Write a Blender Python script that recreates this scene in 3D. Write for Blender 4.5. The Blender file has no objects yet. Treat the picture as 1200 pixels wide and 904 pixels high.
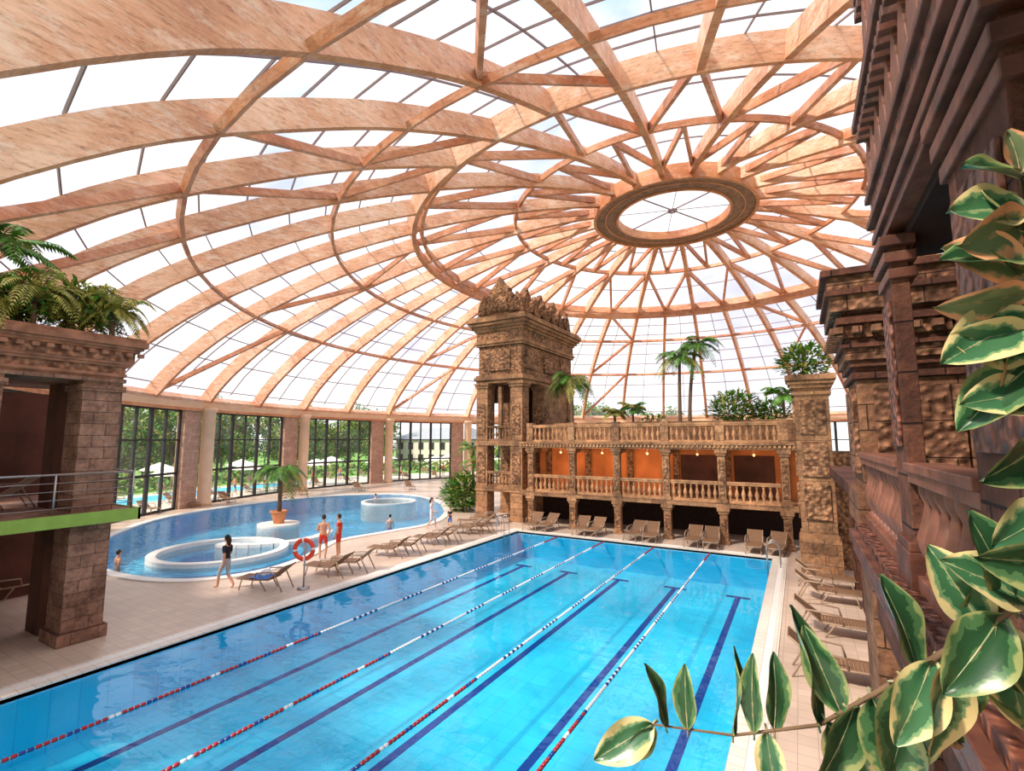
import bpy, math, random
from mathutils import Vector, Matrix, Euler, noise
random.seed(7)
sc = bpy.context.scene
col = sc.collection
pi = math.pi

# ------------------------------------------------------------------ materials
def nt(name):
    m = bpy.data.materials.new(name); m.use_nodes = True
    t = m.node_tree
    b = t.nodes['Principled BSDF']
    return m, t, b
def N(t, typ, **kw):
    n = t.nodes.new(typ)
    for k, v in kw.items(): setattr(n, k, v)
    return n
def ramp(t, fac, stops):
    r = N(t, 'ShaderNodeValToRGB')
    el = r.color_ramp.elements
    while len(el) < len(stops): el.new(0.5)
    for e, (p, c) in zip(el, stops):
        e.position = p; e.color = (*c, 1)
    t.links.new(fac, r.inputs[0])
    return r
def plain(name, c, rough=0.6, var=0.12, scale=6.0, metal=0.0, bump=0.0, spec=0.3, carve=0.0, cs=8, det=4, dist=.03):
    m, t, b = nt(name)
    tc = N(t, 'ShaderNodeTexCoord')
    n = N(t, 'ShaderNodeTexNoise'); n.inputs['Scale'].default_value = scale; n.inputs['Detail'].default_value = det
    t.links.new(tc.outputs['Object'], n.inputs['Vector'])
    lo = tuple(max(0, x*(1-var)) for x in c); hi = tuple(min(1, x*(1+var)) for x in c)
    r = ramp(t, n.outputs['Fac'], [(0.3, lo), (0.7, hi)])
    last = r; src = n.outputs['Fac']
    if carve:
        v = N(t, 'ShaderNodeTexVoronoi', feature='SMOOTH_F1'); v.inputs['Scale'].default_value = cs
        t.links.new(tc.outputs['Object'], v.inputs['Vector'])
        rv = ramp(t, v.outputs['Distance'], [(0.2, (1.25, 1.2, 1.15)), (0.6, (0.30, 0.25, 0.25))])
        mx = N(t, 'ShaderNodeMixRGB', blend_type='MULTIPLY'); mx.inputs[0].default_value = carve
        t.links.new(r.outputs[0], mx.inputs[1]); t.links.new(rv.outputs[0], mx.inputs[2]); last = mx
        h2 = N(t, 'ShaderNodeMath', operation='MULTIPLY_ADD'); t.links.new(v.outputs['Distance'], h2.inputs[0]); h2.inputs[1].default_value = -2.5*carve; t.links.new(src, h2.inputs[2]); src = h2.outputs[0]
    t.links.new(last.outputs[0], b.inputs['Base Color'])
    b.inputs['Roughness'].default_value = rough; b.inputs['Metallic'].default_value = metal
    b.inputs['Specular IOR Level'].default_value = spec
    if bump:
        bp = N(t, 'ShaderNodeBump'); bp.inputs['Strength'].default_value = bump; bp.inputs['Distance'].default_value = dist
        t.links.new(src, bp.inputs['Height']); t.links.new(bp.outputs[0], b.inputs['Normal'])
    return m
def stone(name, c1, c2, mortar, bw=0.55, bh=0.28, stain=(0.05, 0.03, 0.02), bump=0.8, relief=0.0, stain_amt=0.6, rs=7, fine=9, dist=0.05, hi=(1.3, 1.25, 1.15), lo=.55):
    m, t, b = nt(name)
    g = N(t, 'ShaderNodeNewGeometry')
    s = N(t, 'ShaderNodeSeparateXYZ'); t.links.new(g.outputs['Position'], s.inputs[0])
    a = N(t, 'ShaderNodeMath', operation='ADD'); t.links.new(s.outputs[0], a.inputs[0]); t.links.new(s.outputs[1], a.inputs[1])
    cb = N(t, 'ShaderNodeCombineXYZ'); t.links.new(a.outputs[0], cb.inputs[0]); t.links.new(s.outputs[2], cb.inputs[1])
    br = N(t, 'ShaderNodeTexBrick')
    br.inputs['Scale'].default_value = 1.0
    br.inputs['Brick Width'].default_value = bw; br.inputs['Row Height'].default_value = bh
    br.inputs['Mortar Size'].default_value = 0.009; br.inputs['Mortar Smooth'].default_value = 0.6
    br.inputs['Color1'].default_value = (*c1, 1); br.inputs['Color2'].default_value = (*c2, 1); br.inputs['Mortar'].default_value = (*mortar, 1)
    t.links.new(cb.outputs[0], br.inputs['Vector'])
    n = N(t, 'ShaderNodeTexNoise'); n.inputs['Scale'].default_value = 1.3; n.inputs['Detail'].default_value = 8; n.inputs['Roughness'].default_value = 0.65
    t.links.new(g.outputs['Position'], n.inputs['Vector'])
    r = ramp(t, n.outputs['Fac'], [(0.42, (0, 0, 0)), (0.66, (1, 1, 1))])
    mm = N(t, 'ShaderNodeMath', operation='MULTIPLY'); mm.inputs[1].default_value = stain_amt
    t.links.new(r.outputs[0], mm.inputs[0])
    mx = N(t, 'ShaderNodeMixRGB'); t.links.new(mm.outputs[0], mx.inputs[0]); t.links.new(br.outputs['Color'], mx.inputs[1]); mx.inputs[2].default_value = (*stain, 1)
    n2 = N(t, 'ShaderNodeTexNoise'); n2.inputs['Scale'].default_value = fine; n2.inputs['Detail'].default_value = 7; n2.inputs['Roughness'].default_value = .7
    t.links.new(g.outputs['Position'], n2.inputs['Vector'])
    r2 = ramp(t, n2.outputs['Fac'], [(0.32, (lo, lo, lo)), (0.52, (1, 1, 1)), (0.72, hi)])
    mx2 = N(t, 'ShaderNodeMixRGB', blend_type='MULTIPLY'); mx2.inputs[0].default_value = 1
    t.links.new(mx.outputs[0], mx2.inputs[1]); t.links.new(r2.outputs[0], mx2.inputs[2])
    last = mx2
    b.inputs['Roughness'].default_value = 0.8; b.inputs['Specular IOR Level'].default_value = 0.25
    h = N(t, 'ShaderNodeMath', operation='MULTIPLY_ADD')
    t.links.new(br.outputs['Fac'], h.inputs[0]); h.inputs[1].default_value = -0.6; t.links.new(n2.outputs['Fac'], h.inputs[2])
    src = h.outputs[0]
    if relief:
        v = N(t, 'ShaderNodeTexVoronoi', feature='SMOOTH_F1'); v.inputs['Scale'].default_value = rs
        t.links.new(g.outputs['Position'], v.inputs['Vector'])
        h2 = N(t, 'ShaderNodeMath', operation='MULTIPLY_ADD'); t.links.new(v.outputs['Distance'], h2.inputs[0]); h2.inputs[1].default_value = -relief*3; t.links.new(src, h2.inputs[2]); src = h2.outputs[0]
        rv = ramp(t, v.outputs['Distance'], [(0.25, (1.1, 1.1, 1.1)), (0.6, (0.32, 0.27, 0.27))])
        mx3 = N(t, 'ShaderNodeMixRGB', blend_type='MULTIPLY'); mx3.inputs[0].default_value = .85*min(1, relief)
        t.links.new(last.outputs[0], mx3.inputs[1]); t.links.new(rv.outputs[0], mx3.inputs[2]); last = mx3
    t.links.new(last.outputs[0], b.inputs['Base Color'])
    bp = N(t, 'ShaderNodeBump'); bp.inputs['Strength'].default_value = bump; bp.inputs['Distance'].default_value = dist
    t.links.new(src, bp.inputs['Height']); t.links.new(bp.outputs[0], b.inputs['Normal'])
    return m
def tiles(name, c1, c2, mortar, size, rough=0.4, ms=0.01, varscale=0.4):
    m, t, b = nt(name)
    g = N(t, 'ShaderNodeNewGeometry')
    br = N(t, 'ShaderNodeTexBrick'); br.offset = 0.0
    br.inputs['Scale'].default_value = 1; br.inputs['Brick Width'].default_value = size; br.inputs['Row Height'].default_value = size
    br.inputs['Mortar Size'].default_value = ms
    for k, c in (('Color1', c1), ('Color2', c2), ('Mortar', mortar)): br.inputs[k].default_value = (*c, 1)
    t.links.new(g.outputs['Position'], br.inputs['Vector'])
    n = N(t, 'ShaderNodeTexNoise'); n.inputs['Scale'].default_value = varscale; n.inputs['Detail'].default_value = 5
    t.links.new(g.outputs['Position'], n.inputs['Vector'])
    r = ramp(t, n.outputs['Fac'], [(0.3, (0.85, 0.85, 0.85)), (0.7, (1.1, 1.1, 1.1))])
    mx = N(t, 'ShaderNodeMixRGB', blend_type='MULTIPLY'); mx.inputs[0].default_value = 1
    t.links.new(br.outputs['Color'], mx.inputs[1]); t.links.new(r.outputs[0], mx.inputs[2])
    t.links.new(mx.outputs[0], b.inputs['Base Color']); b.inputs['Roughness'].default_value = rough
    return m
def wood(name, c1, c2, c3, amt=.8, bleach=.6):
    m, t, b = nt(name)
    g = N(t, 'ShaderNodeNewGeometry')
    n = N(t, 'ShaderNodeTexNoise'); n.inputs['Scale'].default_value = 0.35; n.inputs['Detail'].default_value = 5; n.inputs['Roughness'].default_value = 0.6
    t.links.new(g.outputs['Position'], n.inputs['Vector'])
    r = ramp(t, n.outputs['Fac'], [(0.3, c1), (0.5, c2), (0.70, c3)])
    mp = N(t, 'ShaderNodeMapping'); mp.inputs['Scale'].default_value = (1.3, 1.3, 7)
    t.links.new(g.outputs['Position'], mp.inputs[0])
    n2 = N(t, 'ShaderNodeTexNoise'); n2.inputs['Scale'].default_value = 1.8; n2.inputs['Detail'].default_value = 9; n2.inputs['Roughness'].default_value = .8
    t.links.new(mp.outputs[0], n2.inputs['Vector'])
    r2 = ramp(t, n2.outputs['Fac'], [(0.37, (0.38, 0.22, 0.15)), (0.45, (.85, .78, .72)), (0.52, (1, 1, 1)), (0.64, (1.15, 1.2, 1.25))])
    mx = N(t, 'ShaderNodeMixRGB', blend_type='MULTIPLY'); mx.inputs[0].default_value = amt
    t.links.new(r.outputs[0], mx.inputs[1]); t.links.new(r2.outputs[0], mx.inputs[2])
    n3 = N(t, 'ShaderNodeTexNoise'); n3.inputs['Scale'].default_value = 1.1; n3.inputs['Detail'].default_value = 10; n3.inputs['Roughness'].default_value = .85
    mp2 = N(t, 'ShaderNodeMapping'); mp2.inputs['Scale'].default_value = (1, 1, 3); mp2.inputs['Location'].default_value = (9, 4, 2)
    t.links.new(g.outputs['Position'], mp2.inputs[0]); t.links.new(mp2.outputs[0], n3.inputs['Vector'])
    r3 = ramp(t, n3.outputs['Fac'], [(0.50, (0, 0, 0)), (0.60, (bleach, bleach, bleach))])
    mx2 = N(t, 'ShaderNodeMixRGB'); t.links.new(r3.outputs[0], mx2.inputs[0]); t.links.new(mx.outputs[0], mx2.inputs[1]); mx2.inputs[2].default_value = (.92, .76, .62, 1)
    t.links.new(mx2.outputs[0], b.inputs['Base Color']); b.inputs['Roughness'].default_value = 0.55
    return m
def water(name, tint, bump=0.12, scale=2.2):
    m = bpy.data.materials.new(name); m.use_nodes = True; t = m.node_tree
    t.nodes.clear()
    o = N(t, 'ShaderNodeOutputMaterial')
    tr = N(t, 'ShaderNodeBsdfTransparent'); tr.inputs[0].default_value = (*tint, 1)
    gl = N(t, 'ShaderNodeBsdfGlossy'); gl.inputs['Roughness'].default_value = 0.03
    g = N(t, 'ShaderNodeNewGeometry')
    n = N(t, 'ShaderNodeTexNoise'); n.inputs['Scale'].default_value = scale; n.inputs['Detail'].default_value = 3
    t.links.new(g.outputs['Position'], n.inputs['Vector'])
    bp = N(t, 'ShaderNodeBump'); bp.inputs['Strength'].default_value = bump; bp.inputs['Distance'].default_value = 0.1
    t.links.new(n.outputs['Fac'], bp.inputs['Height']); t.links.new(bp.outputs[0], gl.inputs['Normal'])
    f = N(t, 'ShaderNodeFresnel'); f.inputs['IOR'].default_value = 1.38; t.links.new(bp.outputs[0], f.inputs['Normal'])
    mx = N(t, 'ShaderNodeMixShader'); t.links.new(f.outputs[0], mx.inputs[0]); t.links.new(tr.outputs[0], mx.inputs[1]); t.links.new(gl.outputs[0], mx.inputs[2])
    t.links.new(mx.outputs[0], o.inputs[0])
    return m
def clearglass(name, tint, diff=0.1, dcol=(0.9, 0.9, 0.95), gloss=0.0):
    m = bpy.data.materials.new(name); m.use_nodes = True; t = m.node_tree
    t.nodes.clear()
    o = N(t, 'ShaderNodeOutputMaterial')
    tr = N(t, 'ShaderNodeBsdfTransparent'); tr.inputs[0].default_value = (*tint, 1)
    tl = N(t, 'ShaderNodeBsdfTranslucent'); tl.inputs[0].default_value = (*dcol, 1)
    mx = N(t, 'ShaderNodeMixShader')
    g = N(t, 'ShaderNodeNewGeometry'); n = N(t, 'ShaderNodeTexNoise'); n.inputs['Scale'].default_value = 0.35; n.inputs['Detail'].default_value = 3
    t.links.new(g.outputs['Position'], n.inputs['Vector'])
    mr = N(t, 'ShaderNodeMapRange'); mr.inputs['To Min'].default_value = 0; mr.inputs['To Max'].default_value = diff*2
    mr.inputs['From Min'].default_value = .3; mr.inputs['From Max'].default_value = .7
    t.links.new(n.outputs['Fac'], mr.inputs[0]); t.links.new(mr.outputs[0], mx.inputs[0])
    t.links.new(tr.outputs[0], mx.inputs[1]); t.links.new(tl.outputs[0], mx.inputs[2])
    last = mx
    if gloss:
        gl = N(t, 'ShaderNodeBsdfGlossy'); gl.inputs['Roughness'].default_value = 0.05
        m2 = N(t, 'ShaderNodeMixShader'); m2.inputs[0].default_value = gloss
        t.links.new(mx.outputs[0], m2.inputs[1]); t.links.new(gl.outputs[0], m2.inputs[2]); last = m2
    t.links.new(last.outputs[0], o.inputs[0])
    return m
def leafmat(name, inner, mid, rim, rimw=.28):
    m, t, b = nt(name)
    at_ = N(t, 'ShaderNodeAttribute'); at_.attribute_name = 'edge'
    g = N(t, 'ShaderNodeNewGeometry')
    n = N(t, 'ShaderNodeTexNoise'); n.inputs['Scale'].default_value = 32; n.inputs['Detail'].default_value = 3
    t.links.new(g.outputs['Position'], n.inputs['Vector'])
    ma = N(t, 'ShaderNodeMath', operation='MULTIPLY_ADD'); t.links.new(n.outputs['Fac'], ma.inputs[0]); ma.inputs[1].default_value = 0.9
    t.links.new(at_.outputs['Fac'], ma.inputs[2])
    r = ramp(t, ma.outputs[0], [(0.0, mid), (0.44, mid), (0.47, inner), (0.98, inner), (1.0, mid)])
    r2 = ramp(t, ma.outputs[0], [(0.0, (0, 0, 0)), (0.9, (0, 0, 0)), (1.0, (1, 1, 1))])
    sub = N(t, 'ShaderNodeMath', operation='SUBTRACT'); t.links.new(ma.outputs[0], sub.inputs[0]); sub.inputs[1].default_value = rimw
    t.links.new(sub.outputs[0], r2.inputs[0])
    mx = N(t, 'ShaderNodeMixRGB'); t.links.new(r2.outputs[0], mx.inputs[0]); t.links.new(r.outputs[0], mx.inputs[1]); mx.inputs[2].default_value = (*rim, 1)
    t.links.new(mx.outputs[0], b.inputs['Base Color']); b.inputs['Roughness'].default_value = 0.3; b.inputs['Specular IOR Level'].default_value = .5
    return m

M = {}
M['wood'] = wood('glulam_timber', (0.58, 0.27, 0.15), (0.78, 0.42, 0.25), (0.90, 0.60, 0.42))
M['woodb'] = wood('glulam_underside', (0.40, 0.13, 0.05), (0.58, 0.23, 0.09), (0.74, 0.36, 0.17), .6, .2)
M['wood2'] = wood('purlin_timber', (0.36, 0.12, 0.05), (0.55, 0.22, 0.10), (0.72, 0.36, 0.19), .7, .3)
M['ringstone'] = plain('oculus_ring_paint', (0.24, 0.13, 0.08), 0.6, 0.35, 3)
M['bars'] = plain('glazing_bar_metal', (0.24, 0.17, 0.17), 0.5, 0.1, 4)
M['etfe'] = clearglass('dome_glazing_sheet', (0.90, 0.91, 0.97), 0.09)
M['glass'] = clearglass('window_glass', (0.95, 0.98, 0.98), 0.02, gloss=0.04)
M['frame'] = plain('window_frame_dark', (0.03, 0.03, 0.035), 0.4, 0.1)
M['stone'] = stone('temple_stone', (0.52, 0.28, 0.14), (0.36, 0.18, 0.09), (0.12, 0.07, 0.04), .75, .38, stain=(.09, .05, .03), bump=1.0, stain_amt=.75)
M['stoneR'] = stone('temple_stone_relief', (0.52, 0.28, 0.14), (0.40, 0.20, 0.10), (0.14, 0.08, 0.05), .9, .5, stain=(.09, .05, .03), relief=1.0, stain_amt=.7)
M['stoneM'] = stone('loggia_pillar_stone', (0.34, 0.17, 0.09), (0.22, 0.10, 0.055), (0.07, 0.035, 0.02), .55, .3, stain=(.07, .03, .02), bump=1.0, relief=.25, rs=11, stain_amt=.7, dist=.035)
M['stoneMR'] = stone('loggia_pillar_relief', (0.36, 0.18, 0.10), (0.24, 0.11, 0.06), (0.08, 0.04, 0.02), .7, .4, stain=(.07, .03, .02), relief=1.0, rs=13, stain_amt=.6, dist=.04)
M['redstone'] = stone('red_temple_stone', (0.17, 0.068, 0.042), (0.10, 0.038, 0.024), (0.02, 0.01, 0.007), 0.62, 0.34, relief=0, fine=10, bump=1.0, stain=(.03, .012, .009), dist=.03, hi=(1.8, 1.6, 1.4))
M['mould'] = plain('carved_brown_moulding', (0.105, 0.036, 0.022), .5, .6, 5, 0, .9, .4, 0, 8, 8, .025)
M['mouldR'] = plain('carved_brown_frieze', (0.17, 0.062, 0.038), .5, .5, 6, 0, 1.0, .4, .95, 17, 6, .03)
M['balr'] = plain('loggia_baluster', (0.19, 0.075, 0.047), .5, .4, 6, 0, .6, .4)
M['pale'] = stone('left_pavilion_stone', (0.46, 0.25, 0.17), (0.33, 0.17, 0.11), (0.16, 0.08, 0.055), 0.55, 0.30, stain=(.10, .045, .03), stain_amt=0.7, bump=.9)
M['paleR'] = plain('left_pavilion_frieze', (0.40, 0.19, 0.115), .8, .4, 4, 0, 1.0, .2, .85, 9, 6, .04)
M['paleD'] = plain('left_pavilion_moulding', (0.34, 0.15, 0.09), .7, .45, 3, 0, .6, .3, 0, 8, 7)
M['brick'] = stone('perimeter_brick', (0.60, 0.38, 0.28), (0.48, 0.29, 0.21), (0.35, 0.2, 0.15), 0.5, 0.25, stain_amt=0.15, bump=.3)
M['baluster'] = plain('baluster_stone', (0.46, 0.24, 0.115), 0.85, 0.45, 3, bump=0.4)
M['orange'] = plain('orange_render', (0.70, 0.22, 0.065), 0.8, 0.3, 0.8)
M['dark'] = plain('shaded_interior', (0.025, 0.010, 0.007), 0.8, 0.3)  # near-black wall colour stands in for the shade behind openings
M['brown'] = plain('brown_plaster', (0.10, 0.035, 0.022), 0.8, 0.4, 1)
M['deck'] = tiles('deck_tiles', (0.66, 0.51, 0.40), (0.59, 0.45, 0.35), (0.44, 0.34, 0.27), 0.30, 0.32, 0.008)
M['coping'] = tiles('coping_tiles', (0.85, 0.77, 0.67), (0.80, 0.72, 0.62), (0.6, 0.5, 0.42), 0.25, 0.35, 0.008)
M['pooltile'] = tiles('pool_tiles', (0.04, 0.70, 0.95), (0.03, 0.66, 0.92), (0.03, 0.56, 0.85), 0.50, 0.4, 0.012, 0.25)
M['poolblue'] = tiles('leisure_pool_tiles', (0.10, 0.60, 0.90), (0.08, 0.55, 0.85), (0.05, 0.46, 0.74), 0.4, 0.4, 0.01)
M['line'] = plain('lane_marking_tiles', (0.004, 0.05, 0.28), 0.5, 0.1)
M['white'] = plain('white_tiles', (0.84, 0.80, 0.74), 0.4, 0.05)
M['cream'] = plain('cream_plaster', (0.78, 0.54, 0.36), 0.7, 0.08, 1)
M['green'] = plain('green_fascia', (0.28, 0.42, 0.07), 0.5, 0.1)
M['steel'] = plain('steel', (0.45, 0.42, 0.40), 0.3, 0.05, metal=0.8)
M['lframe'] = plain('lounger_frame', (0.36, 0.25, 0.17), 0.5, 0.1)
M['red'] = plain('red_plastic', (0.85, 0.08, 0.03), 0.4, 0.05)
M['dred'] = plain('dark_red_plastic', (0.42, 0.02, 0.03), 0.4, 0.05)
M['wplast'] = plain('white_plastic', (0.85, 0.85, 0.85), 0.4, 0.05)
M['navy'] = plain('navy_plastic', (0.03, 0.05, 0.25), 0.4, 0.05)
M['wlap'] = water('lap_water', (0.93, 0.99, 1.0), 0.22, 1.2)
M['wlei'] = water('leisure_water', (0.88, 0.97, 1.0), 0.4, 3.0)
M['leaf'] = plain('leaf_green', (0.08, 0.22, 0.025), 0.5, 0.5, 3)
M['leaf2'] = plain('leaf_yellow_green', (0.36, 0.35, 0.07), 0.5, 0.4, 3)
M['ficusA'] = leafmat('ficus_leaf_dark', (0.02, 0.07, 0.028), (0.06, 0.15, 0.06), (0.26, 0.30, 0.12), .32)
M['ficusB'] = leafmat('ficus_leaf_variegated', (0.04, 0.13, 0.06), (0.14, 0.27, 0.13), (0.66, 0.56, 0.28), .2)
M['ficusC'] = leafmat('ficus_leaf_flush', (0.18, 0.24, 0.12), (0.38, 0.32, 0.18), (0.85, 0.42, 0.22), .15)
M['trunk'] = plain('trunk_bark', (0.16, 0.10, 0.06), 0.9, 0.3, 12, bump=0.5)
M['terra'] = plain('terracotta', (0.62, 0.24, 0.10), 0.7, 0.12)
M['soil'] = plain('soil', (0.06, 0.04, 0.03), 0.95, 0.3)
M['rattan'] = plain('rattan_brown', (0.22, 0.12, 0.065), 0.6, 0.3, 40)
M['towel'] = plain('towel_fabric', (0.10, 0.22, 0.55), 0.9, 0.1)
M['lawn'] = plain('lawn', (0.16, 0.33, 0.06), 0.9, 0.35, 0.5)
M['paving'] = plain('outdoor_paving', (0.62, 0.57, 0.50), 0.8, 0.1, 0.5)
M['canvas'] = plain('parasol_canvas', (0.88, 0.85, 0.78), 0.8, 0.05)
M['facade'] = plain('outdoor_building_render', (0.70, 0.66, 0.58), 0.8, 0.05)
M['roof'] = plain('outdoor_roof', (0.35, 0.38, 0.42), 0.7, 0.1)
M['addlamp'] = bpy.data.materials.new('added_globe'); M['addlamp'].use_nodes = True  # weak glow for the invented gallery globes
_b = M['addlamp'].node_tree.nodes['Principled BSDF']; _b.inputs['Base Color'].default_value = (.8, .6, .4, 1); _b.inputs['Emission Color'].default_value = (1, .6, .25, 1); _b.inputs['Emission Strength'].default_value = .5
M['skin'] = plain('skin', (0.60, 0.30, 0.18), 0.5, 0.06)
M['skinp'] = plain('skin_light', (0.74, 0.45, 0.32), 0.5, 0.06)
M['hair'] = plain('hair_dark', (0.03, 0.018, 0.012), 0.6, 0.3)
M['eye'] = plain('eye_dark', (0.01, 0.01, 0.01), 0.2, 0.05)
M['lip'] = plain('lips', (0.45, 0.14, 0.10), 0.5, 0.05)
M['clblack'] = plain('black_cloth', (0.02, 0.02, 0.025), 0.8, 0.2)
M['clgrey'] = plain('grey_cloth', (0.40, 0.41, 0.44), 0.8, 0.1)
M['clwhite'] = plain('white_cloth', (0.75, 0.76, 0.8), 0.8, 0.05)
M['clred'] = plain('red_cloth', (0.6, 0.04, 0.02), 0.8, 0.1)
M['clblue'] = plain('blue_cloth', (0.05, 0.12, 0.4), 0.8, 0.1)

# ------------------------------------------------------------------ mesh builder
class MB:
    def __init__(s): s.v = []; s.f = []; s.m = []; s.sm = []; s.q = None
    def add(s, vs, fs, mat=0, smooth=False):
        o = len(s.v); s.v += [tuple(p) for p in vs]
        for f in fs: s.f.append(tuple(i+o for i in f)); s.m.append(mat); s.sm.append(smooth)
    def box(s, x0, x1, y0, y1, z0, z1, mat=0):
        if x0 > x1: x0, x1 = x1, x0
        if y0 > y1: y0, y1 = y1, y0
        vs = [(x, y, z) for z in (z0, z1) for y in (y0, y1) for x in (x0, x1)]
        s.add(vs, [(0, 2, 3, 1), (4, 5, 7, 6), (0, 1, 5, 4), (2, 6, 7, 3), (0, 4, 6, 2), (1, 3, 7, 5)], mat)
    def lathe(s, prof, c, seg=10, mat=0, smooth=True, sx=1, sy=1):
        vs = []
        for r, z in prof:
            for i in range(seg):
                a = 2*pi*i/seg; vs.append((c[0]+r*sx*math.cos(a), c[1]+r*sy*math.sin(a), c[2]+z))
        fs = []
        for j in range(len(prof)-1):
            for i in range(seg):
                k = (i+1) % seg; fs.append((j*seg+i, j*seg+k, (j+1)*seg+k, (j+1)*seg+i))
        fs.append(tuple(range(seg))[::-1]); fs.append(tuple((len(prof)-1)*seg+i for i in range(seg)))
        s.add(vs, fs, mat, smooth)
    def tube(s, pts, rad, seg=8, mat=0):
        pts = [Vector(p) for p in pts]; n = len(pts); vs = []
        if not isinstance(rad, (list, tuple)): rad = [rad]*n
        ref = None
        for i, p in enumerate(pts):
            t = (pts[min(i+1, n-1)]-pts[max(i-1, 0)]).normalized()
            if ref is None: ref = Vector((0, 0, 1)) if abs(t.z) < .9 else Vector((1, 0, 0))
            a = t.cross(ref).normalized(); b = a.cross(t).normalized(); ref = b
            for k in range(seg):
                w = 2*pi*k/seg; vs.append(p+(a*math.cos(w)+b*math.sin(w))*rad[i])
        fs = []
        for j in range(n-1):
            for i in range(seg):
                k = (i+1) % seg; fs.append((j*seg+i, j*seg+k, (j+1)*seg+k, (j+1)*seg+i))
        fs.append(tuple(range(seg))[::-1]); fs.append(tuple((n-1)*seg+i for i in range(seg)))
        s.add(vs, fs, mat, True)
    def sphere(s, c, r, mat=0, seg=12, rings=8, R=None):
        if not isinstance(r, (list, tuple)): r = (r, r, r)
        vs = []; fs = []
        for j in range(rings+1):
            th = pi*j/rings
            for i in range(seg):
                a = 2*pi*i/seg; p = Vector((r[0]*math.sin(th)*math.cos(a), r[1]*math.sin(th)*math.sin(a), r[2]*math.cos(th)))
                if R: p = R @ p
                vs.append(Vector(c)+p)
        for j in range(rings):
            for i in range(seg):
                k = (i+1) % seg; fs.append((j*seg+i, (j+1)*seg+i, (j+1)*seg+k, j*seg+k))
        s.add(vs, fs, mat, True)
    def prism(s, poly, z0, z1, mat=0, cap=True):
        n = len(poly); vs = [(x, y, z0) for x, y in poly]+[(x, y, z1) for x, y in poly]
        fs = [(i, (i+1) % n, n+(i+1) % n, n+i) for i in range(n)]
        if cap: fs += [tuple(range(n))[::-1], tuple(range(n, 2*n))]
        s.add(vs, fs, mat)
    def ringprism(s, pin, pout, z0, z1, mat=0):
        n = len(pin)
        vs = [(x, y, z0) for x, y in pin]+[(x, y, z1) for x, y in pin]+[(x, y, z0) for x, y in pout]+[(x, y, z1) for x, y in pout]
        fs = []
        for i in range(n):
            k = (i+1) % n
            fs += [(i, n+i, n+k, k), (n+i, 3*n+i, 3*n+k, n+k), (2*n+i, 2*n+k, 3*n+k, 3*n+i), (i, k, 2*n+k, 2*n+i)]
        s.add(vs, fs, mat)
    def extrude_shape(s, pts2, o, ax, ay, n, th, mat=0):
        o = Vector(o); ax = Vector(ax); ay = Vector(ay); n = Vector(n)
        k = len(pts2)
        vs = [o+ax*x+ay*y-n*th/2 for x, y in pts2]+[o+ax*x+ay*y+n*th/2 for x, y in pts2]
        fs = [(i, (i+1) % k, k+(i+1) % k, k+i) for i in range(k)]+[tuple(range(k))[::-1], tuple(range(k, 2*k))]
        s.add(vs, fs, mat)
    def obj(s, name, mats, parent=None, loc=None, rotz=0, bevel=0):
        me = bpy.data.meshes.new(name); me.from_pydata(s.v, [], s.f); me.update()
        for mt in mats: me.materials.append(M[mt])
        me.polygons.foreach_set('material_index', s.m); me.polygons.foreach_set('use_smooth', s.sm)
        if s.q is not None:
            at_ = me.attributes.new('edge', 'FLOAT', 'POINT')
            q = s.q+[0.0]*(len(s.v)-len(s.q)); at_.data.foreach_set('value', q)
        ob = bpy.data.objects.new(name, me); col.objects.link(ob)
        if loc: ob.location = loc
        ob.rotation_euler[2] = rotz
        if parent: ob.parent = parent
        if bevel:
            b = ob.modifiers.new('bevel', 'BEVEL'); b.width = bevel; b.segments = 2; b.limit_method = 'ANGLE'; b.angle_limit = .8
        return ob
def empty(name, loc=(0, 0, 0)):
    e = bpy.data.objects.new(name, None); e.location = loc; col.objects.link(e); return e
def instance(ob, loc, rotz=0, scale=1, parent=None):
    o = bpy.data.objects.new(ob.name.split('.')[0], ob.data); o.location = loc; o.rotation_euler[2] = rotz
    o.scale = (scale,)*3 if not isinstance(scale, tuple) else scale
    col.objects.link(o)
    if parent: o.parent = parent
    return o
def cornice(mb, x0, x1, y0, y1, z, layers, mat=0):
    for dz, pr, *mm in layers:
        mb.box(x0-pr, x1+pr, y0-pr, y1+pr, z, z+dz, mm[0] if mm else mat); z += dz
    return z
BAL = [(0.055, 0), (0.055, .06), (0.03, .10), (0.075, .28), (0.085, .38), (0.05, .55), (0.03, .70), (0.055, .80), (0.055, .9)]
def balustrade(mb, p0, p1, z0, h, th=0.2, step=0.24, mat=0, matb=1, fat=1.15, seg=8):
    p0 = Vector((*p0, 0)); p1 = Vector((*p1, 0)); d = p1-p0; L = d.length; d.normalize()
    def bar(a, b, za, zb, w):
        n = Vector((-d.y, d.x, 0))*w/2
        A = p0+d*a; B = p0+d*b
        q = [A-n, B-n, B+n, A+n]
        vs = [(p.x, p.y, za) for p in q]+[(p.x, p.y, zb) for p in q]
        mb.add(vs, [(3, 2, 1, 0), (4, 5, 6, 7), (0, 1, 5, 4), (1, 2, 6, 5), (2, 3, 7, 6), (3, 0, 4, 7)], mat)
    bar(0, L, z0, z0+.12*h, th); bar(0, L, z0+h*.84, z0+h*.93, th*1.05); bar(0, L, z0+h*.93, z0+h, th*1.3)
    n = max(2, int(L/step)); hh = h*.74
    for i in range(n):
        c = p0+d*(L*(i+.5)/n)
        mb.lathe([(r*fat, z/0.9*hh) for r, z in BAL], (c.x, c.y, z0+.11*h), seg, matb)

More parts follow.
